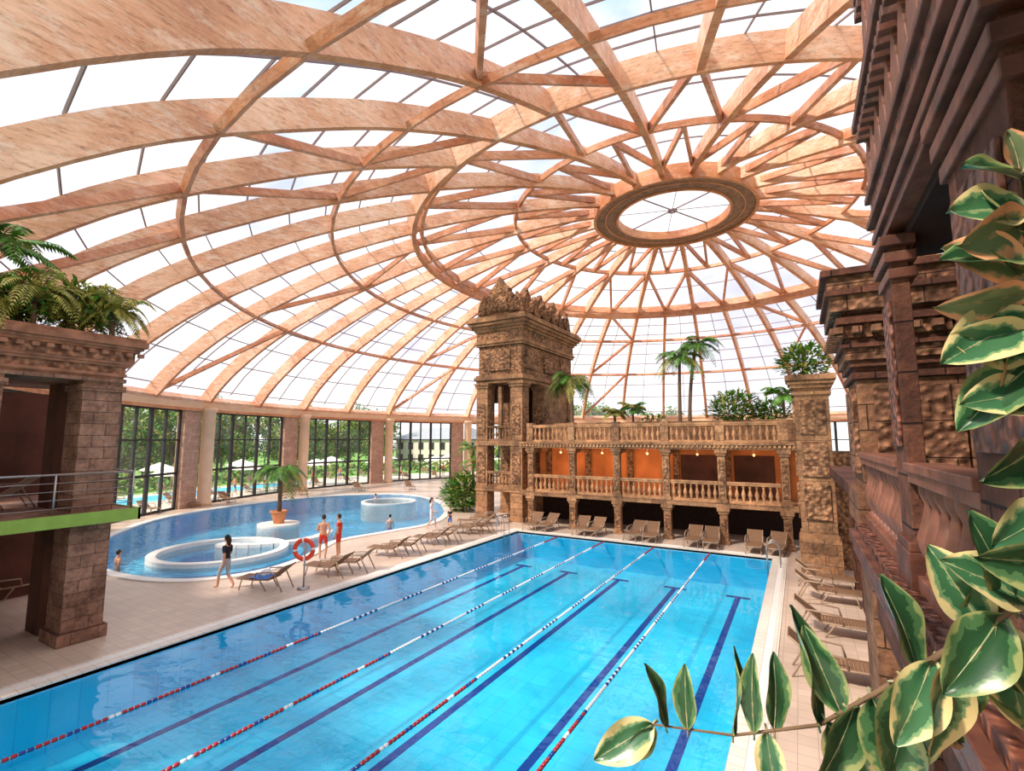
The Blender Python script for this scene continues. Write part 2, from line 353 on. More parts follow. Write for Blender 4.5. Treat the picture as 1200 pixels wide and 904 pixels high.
# ------------------------------------------------------------------ world, sun, camera
w = bpy.data.worlds.new('World'); sc.world = w; w.use_nodes = True; t = w.node_tree
bg = t.nodes['Background']
tc = N(t, 'ShaderNodeTexCoord'); sp = N(t, 'ShaderNodeSeparateXYZ'); t.links.new(tc.outputs['Generated'], sp.inputs[0])
nz = N(t, 'ShaderNodeTexNoise'); nz.inputs['Scale'].default_value = 3.0; nz.inputs['Detail'].default_value = 7; t.links.new(tc.outputs['Generated'], nz.inputs['Vector'])
r1 = ramp(t, sp.outputs[2], [(0.0, (0.86, 0.80, 0.84)), (0.30, (0.66, 0.67, 0.80)), (0.8, (0.40, 0.62, 0.90))])
r2 = ramp(t, nz.outputs['Fac'], [(0.40, (0, 0, 0)), (0.56, (1, 1, 1))])
mx = N(t, 'ShaderNodeMixRGB'); t.links.new(r2.outputs[0], mx.inputs[0]); t.links.new(r1.outputs[0], mx.inputs[1]); mx.inputs[2].default_value = (1.0, 0.97, 0.95, 1)
t.links.new(mx.outputs[0], bg.inputs[0]); bg.inputs[1].default_value = 1.38
sun = bpy.data.lights.new('sun', 'SUN'); sun.energy = 6.2; sun.angle = math.radians(5); sun.color = (1.0, 0.85, 0.68)
so = bpy.data.objects.new('sun', sun); col.objects.link(so)
so.rotation_euler = Vector((0.40, 0.66, -0.80)).to_track_quat('-Z', 'Y').to_euler()
try:
    sc.view_settings.view_transform = 'Standard'
except Exception: pass

yaw = math.radians(30.2); pit = math.radians(6.25)
cam = bpy.data.cameras.new('camera'); cam.sensor_width = 36; cam.lens = 17.25; cam.clip_start = 0.05; cam.clip_end = 500
co = bpy.data.objects.new('camera', cam); col.objects.link(co); sc.camera = co
co.location = (0, 0, 5)
co.rotation_euler = Vector((-math.sin(yaw)*math.cos(pit), math.cos(yaw)*math.cos(pit), math.sin(pit))).to_track_quat('-Z', 'Y').to_euler()

# ------------------------------------------------------------------ dome
DX, DY = -7.06, 35.3
NR = 40; AZ0 = math.radians(-167.8); STEP = 2*pi/NR
PROF = [(-6, 22.0), (0, 22.3), (6, 22.0), (12, 20.95), (18.4, 19.1), (24, 16.95), (28, 14.9), (31, 13.1), (33.5, 11.1), (35, 9.6), (36.5, 7.6), (38, 5.2)]
def zp(r):
    for i in range(1, len(PROF)-2):
        if r <= PROF[i+1][0] or i == len(PROF)-3:
            (x0, y0), (x1, y1), (x2, y2), (x3, y3) = PROF[i-1], PROF[i], PROF[i+1], PROF[i+2]
            m1 = (y2-y0)/(x2-x0); m2 = (y3-y1)/(x3-x1); h = x2-x1; s = (r-x1)/h
            return (2*s**3-3*s*s+1)*y1+(s**3-2*s*s+s)*h*m1+(-2*s**3+3*s*s)*y2+(s**3-s*s)*h*m2
def dpt(az, r, off=0.0):
    dz = (zp(r+.05)-zp(max(0, r-.05)))/(.1 if r >= .05 else r+.05)
    n = Vector((-dz*math.sin(az), -dz*math.cos(az), 1)).normalized()
    return Vector((DX+r*math.sin(az), DY+r*math.cos(az), zp(r)))+n*off, n
def beam(mb, path, wdt, dep, mat=0, top=0.0, sub=1, bot=None):
    pts = []
    for i in range(len(path)-1):
        (a0, r0), (a1, r1) = path[i], path[i+1]
        for k in range(sub):
            f = k/sub; pts.append((a0+(a1-a0)*f, r0+(r1-r0)*f))
    pts.append(path[-1])
    P = [dpt(a, r, top) for a, r in pts]; n = len(P); vs = []
    for i, (p, nn) in enumerate(P):
        t_ = (P[min(i+1, n-1)][0]-P[max(i-1, 0)][0]).normalized(); sd = nn.cross(t_).normalized()*wdt/2
        vs += [p-sd, p+sd, p+sd-nn*dep, p-sd-nn*dep]
    fs = [(0, 1, 2, 3), ((n-1)*4+3, (n-1)*4+2, (n-1)*4+1, (n-1)*4)]; fb = []
    for i in range(n-1):
        for k in range(4):
            q = (k+1) % 4; f = (i*4+k, (i+1)*4+k, (i+1)*4+q, i*4+q)
            (fb if (k == 2 and bot is not None) else fs).append(f)
    o = len(mb.v); mb.add(vs, fs, mat)
    for f in fb: mb.f.append(tuple(i+o for i in f)); mb.m.append(bot); mb.sm.append(False)
def straight(mb, A, B, wdt, dep, mat=0, top=0.0):
    (a0, r0), (a1, r1) = A, B
    p, n0 = dpt(a0, r0, top); q, n1 = dpt(a1, r1, top); t_ = (q-p).normalized(); nn = (n0+n1).normalized()
    sd = nn.cross(t_).normalized()*wdt/2; vs = []
    for x in (p, q): vs += [x-sd, x+sd, x+sd-nn*dep, x-sd-nn*dep]
    mb.add(vs, [(0, 1, 2, 3), (7, 6, 5, 4)]+[(k, 4+k, 4+(k+1) % 4, (k+1) % 4) for k in range(4)], mat)
dome = empty('timber_dome', (DX, DY, 8))
def dobj(mb, name, mats):
    o = mb.obj(name, mats); o.parent = dome; o.matrix_parent_inverse = Matrix.Translation((-DX, -DY, -8)); return o
R2 = 18.4; RB = 35.8; RO = 5.2; RM = 11.5
mb = MB()
for i in range(NR):
    a = AZ0+i*STEP
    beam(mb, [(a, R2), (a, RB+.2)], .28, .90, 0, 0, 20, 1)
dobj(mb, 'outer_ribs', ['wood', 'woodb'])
mb = MB()
for i in range(NR):
    a = AZ0+i*STEP
    if i % 2 == 0:
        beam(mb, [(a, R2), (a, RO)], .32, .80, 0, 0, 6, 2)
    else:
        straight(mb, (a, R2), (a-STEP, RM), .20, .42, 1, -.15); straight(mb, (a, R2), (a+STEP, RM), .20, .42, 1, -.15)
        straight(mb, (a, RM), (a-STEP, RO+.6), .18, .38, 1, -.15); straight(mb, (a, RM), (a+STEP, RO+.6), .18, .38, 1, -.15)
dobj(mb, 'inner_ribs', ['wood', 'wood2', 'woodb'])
mb = MB()
def ring(mb, r, wdt, dep, mat, top=0.0, seg=NR*2, bot=None):
    beam(mb, [(AZ0+2*pi*k/seg, r) for k in range(seg+1)], wdt, dep, mat, top, 1, bot)
ring(mb, R2+.25, .30, 1.0, 0, .05, NR*2, 2); ring(mb, R2-.35, .20, .7, 1, 0)
ring(mb, RM, .2, .32, 1, -.15)
for r in (23.4, 29.6): ring(mb, r, .17, .26, 1, -.66)
ring(mb, RB+.3, .6, .6, 0, -.2)
for i in range(NR):
    a = AZ0+i*STEP
    if i % 5 == 0 or i in (1, 38):
        straight(mb, (a, 29.6), (a+STEP, 23.4), .18, .3, 1, -.45); straight(mb, (a+STEP, 23.4), (a, R2+.3), .18, .3, 1, -.45)
        if i < 30: straight(mb, (a+STEP, 29.6), (a, RB), .18, .3, 1, -.45)
dobj(mb, 'purlins_and_bracing', ['wood', 'wood2', 'woodb'])
mb = MB()
zo = 21.35
def circ(r, n=64, c=(DX, DY)): return [(c[0]+r*math.cos(2*pi*k/n), c[1]+r*math.sin(2*pi*k/n)) for k in range(n)]
mb.ringprism(circ(3.9), circ(5.55), zo-.25, zo+.0, 0)
mb.ringprism(circ(5.45), circ(5.65), zo-.40, zo+.6, 1)
mb.ringprism(circ(3.85), circ(4.0), zo-.35, zo+.25, 1)
mb.ringprism(circ(4.75), circ(4.83), zo-.30, zo-.2, 1)
for k in range(4):
    a = k*pi/4+.3; d = Vector((math.cos(a), math.sin(a), 0)); c = Vector((DX, DY, zo+.2))
    mb.tube([c-d*3.9, c+d*3.9], .05 if k % 2 else .025, 6, 2)
mb.ringprism(circ(.25), circ(.33), zo+.1, zo+.2, 2)
mb.add([(x, y, zo+.22) for x, y in circ(4.0)], [tuple(range(64))], 3)
dobj(mb, 'oculus_ring', ['ringstone', 'woodb', 'bars', 'etfe'])
mb = MB()
r = 19.9
while r < 36:
    ring(mb, r, .05, .07, 0, .1, NR*2); r += 1.75
ring(mb, 8.6, .05, .07, 0, .1); ring(mb, 15, .05, .07, 0, .1)
for i in range(NR):
    a = AZ0+(i+.5)*STEP; beam(mb, [(a, R2), (a, RB)], .05, .07, 0, .1, 14)
dobj(mb, 'glazing_bars', ['bars'])
mb = MB(); vs = []; fs = []; seg = 80; rr = [5.5, 8, 12, 16, 20, 24, 28, 31, 33, 34.5, 36.2]
for r in rr:
    for k in range(seg):
        vs.append(dpt(2*pi*k/seg, r, .15)[0])
for j in range(len(rr)-1):
    for k in range(seg):
        q = (k+1) % seg; fs.append((j*seg+k, j*seg+q, (j+1)*seg+q, (j+1)*seg+k))
mb.add(vs, fs, 0, True)
dobj(mb, 'dome_glazing', ['etfe'])

# ------------------------------------------------------------------ perimeter wall
def cpt(az, r, z=0): return Vector((DX+r*math.sin(az), DY+r*math.cos(az), z))
def segbox(mb, a0, a1, r0, r1, z0, z1, mat=0):
    q = [cpt(a0, r0), cpt(a1, r0), cpt(a1, r1), cpt(a0, r1)]
    vs = [(p.x, p.y, z0) for p in q]+[(p.x, p.y, z1) for p in q]
    mb.add(vs, [(0, 1, 2, 3), (7, 6, 5, 4), (4, 5, 1, 0), (5, 6, 2, 1), (6, 7, 3, 2), (7, 4, 0, 3)], mat)
wallP = empty('wall_perimeter'); winP = empty('window_1')
mw = MB(); mg = MB(); mf = MB()
for j in range(0, 14):
    a = AZ0+(6+2*(j-3))*STEP
    a1 = a+2*STEP
    p = cpt(a, 35.3)
    mw.lathe([(.55, 0), (.55, .3), (.46, .35), (.46, 7.0), (.56, 7.1), (.56, 7.4)], (p.x, p.y, 0), 20, 0)
    segbox(mw, a-.062, a-.016, 35.5, 36.1, 0, 7.2, 1)
    for s in range(6): segbox(mw, a+(a1-a)*s/6, a+(a1-a)*(s+1)/6, 35.4, 36.4, 7.2, 8.0, 0)
    for s in range(6): segbox(mw, a+(a1-a)*s/6, a+(a1-a)*(s+1)/6, 35.35, 35.45, 7.1, 7.3, 2)
    g0 = a+.014; g1 = a1-.062; n = 6
    for s in range(n):
        b0 = g0+(g1-g0)*s/n; b1 = g0+(g1-g0)*(s+1)/n
        q0 = cpt(b0, 35.9); q1 = cpt(b1, 35.9)
        mg.add([(q0.x, q0.y, 0.1), (q1.x, q1.y, 0.1), (q1.x, q1.y, 7.2), (q0.x, q0.y, 7.2)], [(0, 1, 2, 3)])
        wd = .0034 if s % 2 == 0 else .0015
        segbox(mf, b0-wd, b0+wd, 35.8, 35.98, 0, 7.2)
        for z in (0.0, 2.5, 7.0): segbox(mf, b0, b1, 35.82, 35.93, z, z+.16)
        segbox(mf, b0, b1, 35.82, 35.93, 4.9, 5.0)
    segbox(mf, g1-.0034, g1+.0034, 35.8, 35.95, 0, 7.2)
mw.obj('columns_and_piers', ['cream', 'brick', 'woodb'], wallP); mg.obj('glass_panes', ['glass'], winP); mf.obj('mullions', ['frame'], winP)

# ------------------------------------------------------------------ floors and pools
PX0, PX1, PY0, PY1 = -13.6, -1.25, -1.0, 24.0
LD = -1.3
ctrl = [(-21.7, 9.1), (-19.2, 9.9), (-18.1, 11.8), (-18.6, 14.2), (-20.1, 17), (-19.7, 20.2), (-19.4, 23.5), (-21.6, 27.7), (-26, 32), (-31.5, 34), (-36, 30), (-37, 23), (-35.5, 17), (-31.8, 12.8), (-28, 10.3), (-25, 9.2)]
def catmull(c, k=6):
    out = []; n = len(c)
    for i in range(n):
        p = [Vector(c[(i+j-1) % n]) for j in range(4)]
        for s in range(k):
            t_ = s/k; t2 = t_*t_; t3 = t2*t_
            out.append(tuple(0.5*((2*p[1])+(-p[0]+p[2])*t_+(2*p[0]-5*p[1]+4*p[2]-p[3])*t2+(-p[0]+3*p[1]-3*p[2]+p[3])*t3)))
    return out
lei = catmull(ctrl)
def offset(poly, d):
    n = len(poly); out = []
    for i in range(n):
        t_ = (Vector(poly[(i+1) % n])-Vector(poly[i-1])).normalized(); out.append((poly[i][0]+t_.y*d, poly[i][1]-t_.x*d))
    return out
if sum(lei[i-1][0]*lei[i][1]-lei[i][0]*lei[i-1][1] for i in range(len(lei))) < 0: lei = lei[::-1]
lei_out = offset(lei, .40)
def flat(name, loops, z, mat):
    cu = bpy.data.curves.new(name, 'CURVE'); cu.dimensions = '2D'; cu.fill_mode = 'BOTH'
    for lp in loops:
        sp_ = cu.splines.new('POLY'); sp_.points.add(len(lp)-1)
        for i, (x, y) in enumerate(lp): sp_.points[i].co = (x, y, 0, 1)
        sp_.use_cyclic_u = True
    tmp = bpy.data.objects.new('tmp', cu); col.objects.link(tmp)
    dg = bpy.context.evaluated_depsgraph_get(); me = bpy.data.meshes.new_from_object(tmp.evaluated_get(dg))
    bpy.data.objects.remove(tmp); me.materials.clear(); me.materials.append(M[mat]); me.name = name
    ob = bpy.data.objects.new(name, me); ob.location.z = z; col.objects.link(ob); return ob
rect = lambda x0, x1, y0, y1: [(x0, y0), (x1, y0), (x1, y1), (x0, y1)]
cw = .55
flat('floor', [circ(36.1, 96), rect(PX0-cw, PX1+cw, PY0-cw, PY1+cw), lei_out], 0, 'deck')
flat('ground', [circ(220, 64), circ(36.1, 96)], -.02, 'lawn')
mb = MB(); mb.ringprism(circ(36.4, 96), circ(47, 96), -.015, .0, 0); mb.obj('outdoor_path', ['paving'])
mb = MB()
for k in range(10):
    a0 = math.radians(-118+k*3.2); segbox(mb, a0, a0+math.radians(3.2), 40.5, 44.5, .0, .06, 0)
    segbox(mb, a0, a0+math.radians(3.2), 40.8, 44.2, .055, .075, 1)
mb.obj('outdoor_pool', ['white', 'poolblue'])
# lap pool
lap = empty('lap_pool')
mb = MB(); D = -1.35
mb.add([(PX0, PY0, D), (PX1, PY0, D), (PX1, PY1, D), (PX0, PY1, D)], [(0, 1, 2, 3)], 0)
for a, b in (((PX0, PY0), (PX1, PY0)), ((PX1, PY0), (PX1, PY1)), ((PX1, PY1), (PX0, PY1)), ((PX0, PY1), (PX0, PY0))):
    mb.add([(*a, D), (*b, D), (*b, -.02), (*a, -.02)], [(3, 2, 1, 0)], 0)
mb.ringprism(rect(PX0, PX1, PY0, PY1), rect(PX0-cw, PX1+cw, PY0-cw, PY1+cw), -.1, .02, 1)
mb.ringprism(rect(PX0-.26, PX1+.26, PY0-.26, PY1+.26), rect(PX0-.42, PX1+.42, PY0-.42, PY1+.42), .0, .025, 3)
LW = (PX1-PX0)/5
for k in range(5):
    x = PX0+LW*(k+.5)
    mb.box(x-.10, x+.10, PY0+4.5, PY1-1.6, D, D+.006, 2)
    for y in (PY0+4.5, PY1-1.6): mb.box(x-.45, x+.45, y-.12, y+.12, D+.001, D+.008, 2)
mb.obj('basin', ['pooltile', 'coping', 'line', 'white'], lap)
mb = MB(); mb.add([(PX0, PY0, -.06), (PX1, PY0, -.06), (PX1, PY1, -.06), (PX0, PY1, -.06)], [(0, 1, 2, 3)]); mb.obj('water_surface', ['wlap'], lap)
for k in range(1, 5):
    mb = MB(); x = PX0+LW*k; y = PY0+.15; i = 0
    mb.tube([(x, PY0, -.04), (x, PY1, -.04)], .008, 5, 1)
    while y < PY1-.15:
        f = (y-PY0)/(PY1-PY0)
        if f < .40: m_ = 0 if (i//2) % 3 else (1 if (i//6) % 3 == 0 else 3)
        elif f > .93: m_ = 0
        else: m_ = 1 if (i//10) % 2 == 0 else (2 if i % 2 else 1)
        vs = []
        for yy, r in ((y, .018), (y+.012, .034), (y+.070, .034), (y+.082, .018)):
            for q in range(8): vs.append((x+r*math.cos(q*pi/4), yy, -.045+r*math.sin(q*pi/4)))
        fs = [(j*8+q, j*8+(q+1) % 8, (j+1)*8+(q+1) % 8, (j+1)*8+q) for j in range(3) for q in range(8)]
        mb.add(vs, fs, m_, True); y += .10; i += 1
    mb.obj('lane_rope', ['dred', 'wplast', 'navy', 'navy'])
def ladder(loc, rz):
    mb = MB()
    for s in (-.25, .25):
        mb.tube([(s, .35, .0), (s, .35, .7), (s, .28, .88), (s, .1, .95), (s, -.08, .85), (s, -.12, .5), (s, -.12, -.9)], .022, 6)
    for z in (-.2, -.45, -.7): mb.tube([(-.25, -.12, z), (.25, -.12, z)], .02, 6)
    return mb.obj('pool_ladder', ['steel'], None, loc, rz)
ladder((PX0, 22.6, .02), pi/2); ladder((PX1, 22.6, .02), -pi/2)

# leisure pool
lp = empty('leisure_pool')
mb = MB(); n = len(lei)
mb.add([(x, y, LD) for x, y in lei]+[(x, y, -.02) for x, y in lei], [(i, n+i, n+(i+1) % n, (i+1) % n) for i in range(n)], 0)
mb.ringprism(lei, lei_out, -.1, .05, 1)
c0 = (-22.6, 13.0)
def ringat(c, ri, ro, z0, z1, mat): mb.ringprism(circ(ri, 48, c), circ(ro, 48, c), z0, z1, mat)
ringat(c0, 2.40, 2.75, LD, .12, 1); ringat(c0, 2.75, 3.4, LD, -.20, 0); ringat(c0, 1.6, 2.40, LD, -.30, 0)
c1 = (-29.0, 30.0); ringat(c1, 1.9, 2.15, LD, .04, 1)
mb.prism(circ(1.15, 32, (-26.8, 18.7)), LD, .08, 1)
arc = [(-24.9+3.4*math.cos(a), 16.6+3.0*math.sin(a)) for a in [math.radians(-75+k*9) for k in range(14)]]
for k in range(len(arc)-1):
    A = Vector(arc[k]); B = Vector(arc[k+1]); d = (B-A).normalized(); nn = Vector((-d.y, d.x))*.25
    mb.prism([tuple(A-nn), tuple(B-nn), tuple(B+nn), tuple(A+nn)], LD, .10, 1)
mb.obj('basin', ['poolblue', 'white'], lp)
o = flat('leisure_floor', [lei], LD, 'poolblue'); o.parent = lp
o = flat('leisure_water', [lei], -.05, 'wlei'); o.parent = lp

# ------------------------------------------------------------------ temple tower
TX0, TX1, TY0, TY1 = -18.1, -14.7, 26.5, 34.5
mb = MB()
pw = .85
def pier(x0, x1, y0, y1, z0, z1, mat=0):
    mb.box(x0, x1, y0, y1, z0, z1, mat)
    mb.box(x0-.08, x1+.08, y0-.08, y1+.08, z0, z0+.25, mat)
    for zz_ in (2.3, 5.3): mb.box(x0+.15, x1-.15, y0-.05, y0, zz_, zz_+1.9, 1); mb.box(x1, x1+.05, y0+.15, y1-.15, zz_, zz_+1.9, 1)
    mb.box(x0-.07, x1+.07, y0-.07, y1+.07, z1-.3, z1-.12, mat); mb.box(x0-.13, x1+.13, y0-.13, y1+.13, z1-.12, z1, mat)
for x in (TX0, TX1-pw):
    for y in (TY0, TY0+3.0, TY1-pw):
        pier(x, x+pw, y, y+pw, 0, 8.6)
for z in (1.75, 4.6): mb.box(TX0-.05, TX1+.05, TY0-.05, TY1+.05, z, z+.3, 0)
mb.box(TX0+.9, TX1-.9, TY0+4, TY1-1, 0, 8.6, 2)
mb.box(TX1-.4, TX1-.15, TY0+3.4, TY1-.6, 4.8, 8.6, 0)
mb.box(TX0+.2, TX0+.5, TY0+3.4, TY1-.6, 0, 8.6, 0)
mb.box(TX0+1.5, TX0+1.75, TY0+.25, TY0+.5, 4.9, 8.4, 0)
mb.box(TX0+.3, TX1-.3, TY0+1.3, TY0+1.5, 7.4, 8.6, 3)
z = cornice(mb, TX0, TX1, TY0, TY1, 8.6, [(.2, .02), (.18, .14), (.14, .05), (1.9, -.1, 1), (.16, .04), (.14, .12), (.16, .04), (.5, .02, 1), (.16, .12), (.2, .26), (.2, .42), (.26, .52), (.12, .42)])
for y in (TY0+.6, TY0+3.2, TY0+5.8): mb.box(TX1-.12, TX1+.02, y, y+1.4, 9.5, 10.7, 1)
mb.box(TX0+.9, TX1-.9, TY0-.02, TY0+.1, 9.4, 10.8, 1)
for k in range(24):
    y = TY0-.3+k*.36
    if y < TY1+.3: mb.box(TX1+.1, TX1+.34, y, y+.18, 12.3, 12.5, 0)
for k in range(11): mb.box(TX0-.3+k*.36, TX0-.12+k*.36, TY0-.34, TY0-.1, 12.3, 12.5, 0)
balustrade(mb, (TX0+pw, TY0+.15), (TX1-pw, TY0+.15), 2.05, .95, .2, .24, 0, 0)
balustrade(mb, (TX0+pw, TY0+.15), (TX1-pw, TY0+.15), 4.9, .95, .2, .24, 0, 0)
petal = [(-.5, 0), (-.52, .25), (-.42, .55), (-.45, .62), (-.30, .85), (-.32, .92), (-.13, 1.15), (0, 1.42), (.13, 1.15), (.32, .92), (.30, .85), (.45, .62), (.42, .55), (.52, .25), (.5, 0)]
def ante(c, ax, s, sh, th=.3, mat=1):
    n_ = Vector((-ax[1], ax[0], 0))
    mb.extrude_shape([(x*s, y*sh) for x, y in petal], c, (ax[0], ax[1], 0), (0, 0, 1), n_, th, mat)
    mb.extrude_shape([(x*s*.6, y*sh*.68) for x, y in petal], Vector(c)+Vector((0, 0, .08)), (ax[0], ax[1], 0), (0, 0, 1), n_, th+.16, mat)
zt = z
mb.box(TX0+.1, TX1-.1, TY0+.1, TY1-.1, zt, zt+.45, 0)
mb.box(TX0+.5, TX1-.5, TY0+.6, TY1-.6, zt+.45, zt+1.1, 1)
mb.box(TX0+.9, TX1-.9, TY0+1.2, TY1-1.2, zt+1.1, zt+1.5, 0)
ante((TX0+1.7, TY0+.25, zt+.3), (1, 0), 2.3, 1.65, .45)
ante((TX0+.45, TY0+.2, zt+.2), (1, 0), .9, .95, .3); ante((TX1-.45, TY0+.2, zt+.2), (1, 0), .9, .95, .3)
for i in range(6):
    y = TY0+.8+i*1.3
    ante((TX1-.25, y, zt+.2), (0, 1), 1.05, 1.0, .3); ante((TX0+.25, y, zt+.2), (0, 1), 1.05, 1.0, .3)
for i in range(3):
    y = TY0+2+i*2.1
    ante((TX1-.85, y, zt+.7), (0, 1), 1.7, 1.15, .35)
ante((TX0+1.7, TY1-.3, zt+.3), (1, 0), 2.2, 1.6, .4)
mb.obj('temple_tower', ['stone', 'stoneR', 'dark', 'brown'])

# ------------------------------------------------------------------ gallery
GX0, GX1, GY, GB = -14.55, -.3, 26.0, 34.0
mb = MB()
mb.box(GX0, GX1+1.2, GY-.1, GB, 1.72, 1.95, 0)
mb.box(GX0, GX1+1.2, GY-.15, GB, 4.5, 4.85, 0)
mb.box(GX0, GX1+1.2, GY-.22, GY+.2, 4.72, 4.82, 0)
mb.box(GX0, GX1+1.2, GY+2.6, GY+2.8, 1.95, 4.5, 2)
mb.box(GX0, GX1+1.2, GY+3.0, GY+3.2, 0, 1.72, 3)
mb.box(GX0, GX1+1.2, GY+2.4, GY+2.75, 4.85, 6.0, 0)
mb.box(GX0, GX1+1.2, GY+2.75, GB, 4.85, 5.7, 4)
xs = [-13.85, -11.2, -8.6, -6.0, -3.35, -.65]
for x in xs:
    for z0, z1 in ((0, 1.72), (1.95, 4.5)):
        mb.box(x-.17, x+.17, GY-.05, GY+.29, z0, z1, 1)
        mb.box(x-.24, x+.24, GY-.12, GY+.36, z0, z0+.16, 1)
        mb.box(x-.22, x+.22, GY-.1, GY+.34, z1-.3, z1-.18, 1); mb.box(x-.28, x+.28, GY-.14, GY+.4, z1-.18, z1, 1)
        mb.box(x-.11, x+.11, GY-.08, GY, z0+.35, z1-.5, 5)
    mb.box(x-.2, x+.2, GY-.14, GY+.3, 4.85, 5.95, 1)
    mb.box(x-.16, x+.16, GY+2.45, GY+2.6, 1.95, 4.5, 5)
    mb.box(x-.1, x+.1, GY+.2, GY+2.6, 4.25, 4.5, 0)
for a, b in zip([GX0]+xs, xs+[GX1+.2]):
    if b-a < .9: continue
    balustrade(mb, (a+.2, GY+.1), (b-.2, GY+.1), 1.95, 1.0, .18, .27, 6, 6, 1.25)
    balustrade(mb, (a+.2, GY), (b-.2, GY), 4.85, .98, .2, .27, 6, 6, 1.25)
for k in range(76):
    x = GX0+.1+k*.2
    if x < GX1+1: mb.box(x, x+.1, GY-.2, GY-.12, 4.58, 4.7, 6)
for x in (-4.8, -2.1): mb.box(x-.95, x+.95, GY+2.55, GY+2.62, 1.95, 4.15, 7)
mb.obj('temple_gallery', ['stone', 'stone', 'orange', 'dark', 'soil', 'stoneR', 'baluster', 'brown'])
for a, b in zip(xs[:-1], xs[1:]):
    x = (a+b)/2
    mb = MB(); mb.tube([(0, 0, .0), (0, 0, .22)], .012, 5, 1); mb.sphere((0, 0, -.06), .07, 0); mb.obj('added_pendant', ['addlamp', 'steel'], None, (x, GY+1.4, 4.26))  # invented hanging globe, added to go with the brightened gallery wall
    L = bpy.data.lights.new('gallery_fill', 'AREA'); L.energy = 20 if x < -7 else 9; L.color = (1, .6, .3); L.size = .5
    lo = bpy.data.objects.new('gallery_fill', L); lo.location = (x, GY+.9, 4.3); lo.rotation_euler = Vector((0, .8, -.6)).to_track_quat('-Z', 'Y').to_euler(); col.objects.link(lo)  # fill light added to brighten the orange wall, no real fixture
# far pillar
mb = MB()
mb.box(-.1, 1.05, 22, 23.2, 0, 6.7, 0)
mb.box(-.2, 1.15, 21.9, 23.3, 0, 1.3, 1); mb.box(-.15, 1.1, 21.95, 23.25, 1.3, 1.45, 0)
for zz in (2.0, 3.6, 5.2): mb.box(.05, .9, 21.93, 22, zz, zz+1.3, 2); mb.box(-.17, -.1, 22.15, 23.05, zz, zz+1.3, 2)
cornice(mb, -.1, 1.05, 22, 23.2, 6.7, [(.15, .08), (.12, .02), (.15, .12), (.15, .2), (.2, .27)])
mb.box(.1, 2, 23.35, 25.7, 0, 4.5, 2)
mb.obj('carved_pillar', ['stone', 'stone', 'stoneR'])

# ------------------------------------------------------------------ right loggia
mb = MB()
PXa, PXb = .62, 1.7
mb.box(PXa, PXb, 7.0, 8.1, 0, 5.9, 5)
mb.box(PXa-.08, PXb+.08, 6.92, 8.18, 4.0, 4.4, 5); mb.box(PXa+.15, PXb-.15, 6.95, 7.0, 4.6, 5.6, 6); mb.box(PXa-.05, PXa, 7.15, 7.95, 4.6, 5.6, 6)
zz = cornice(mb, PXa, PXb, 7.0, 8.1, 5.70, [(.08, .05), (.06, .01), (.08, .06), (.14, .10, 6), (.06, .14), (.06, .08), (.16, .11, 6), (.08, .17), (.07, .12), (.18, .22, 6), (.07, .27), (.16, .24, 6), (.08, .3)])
for k in range(9):
    y = 6.8+k*.18; mb.box(PXa-.24, PXa-.1, y, y+.09, 6.22, 6.30, 5)
for k in range(9):
    x = PXa-.2+k*.18; mb.box(x, x+.09, 6.76, 6.9, 6.22, 6.30, 5)
# slab and balustrades
mb.box(.50, 3.2, -.5, 7.0, 3.72, 4.05, 7); mb.box(.44, .6, -.5, 7.0, 3.88, 3.98, 1); mb.box(.47, .6, -.5, 7.0, 3.74, 3.80, 1)
mb.box(.9, 3.2, 8.1, 22, 3.7, 4.0, 0)
P1, P2, P3 = (4.10, 4.50), (1.95, 2.62), (-.5, .2)
balustrade(mb, (.68, 4.50), (.68, 7.0), 4.05, .80, .16, .21, 8, 8, .95, 14)
balustrade(mb, (.68, 2.62), (.68, 4.10), 4.05, .80, .16, .21, 8, 8, .95, 14)
balustrade(mb, (.68, .2), (.68, 1.95), 4.05, .80, .16, .21, 8, 8, .95, 14)
for y0, y1 in (P1, P2, P3):
    mb.box(.6, .70, y0, y1, 4.0, 6.4, 0); mb.box(.6, 1.2, y0, y1, 0, 3.75, 0)
    mb.box(.56, .73, y0-.04, y1+.04, 4.0, 4.28, 1); mb.box(.57, .72, y0-.02, y1+.02, 4.28, 4.34, 1)
    mb.box(.58, .6, y0+.07, y1-.07, 4.95, 5.95, 7)
    for i, pz in enumerate((6.08, 6.19, 6.30)): mb.box(.58-.02*i, .74, y0-.03-.02*i, y1+.03+.02*i, pz, pz+.07, 1)
# ground storey
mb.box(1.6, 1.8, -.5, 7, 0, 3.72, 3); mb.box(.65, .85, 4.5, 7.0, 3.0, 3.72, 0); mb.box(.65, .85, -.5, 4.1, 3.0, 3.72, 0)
mb.box(1.6, 1.9, 8.1, 22, 0, 3.7, 0)
for y in (10, 12.5, 15, 17.5, 20): mb.box(1.35, 1.6, y, y+.7, 0, 3.7, 0)
# loggia inner walls, ceiling, and an unseen end wall added to block daylight
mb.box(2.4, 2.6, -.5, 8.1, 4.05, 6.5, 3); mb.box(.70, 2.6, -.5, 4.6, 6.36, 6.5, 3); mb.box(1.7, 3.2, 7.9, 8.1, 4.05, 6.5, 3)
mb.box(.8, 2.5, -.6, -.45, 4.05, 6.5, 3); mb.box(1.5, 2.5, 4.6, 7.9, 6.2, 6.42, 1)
mb.box(1.9, 2.3, 4.9, 5.4, 4.05, 6.3, 0); mb.box(1.9, 2.3, 2.9, 3.3, 4.05, 6.36, 0)
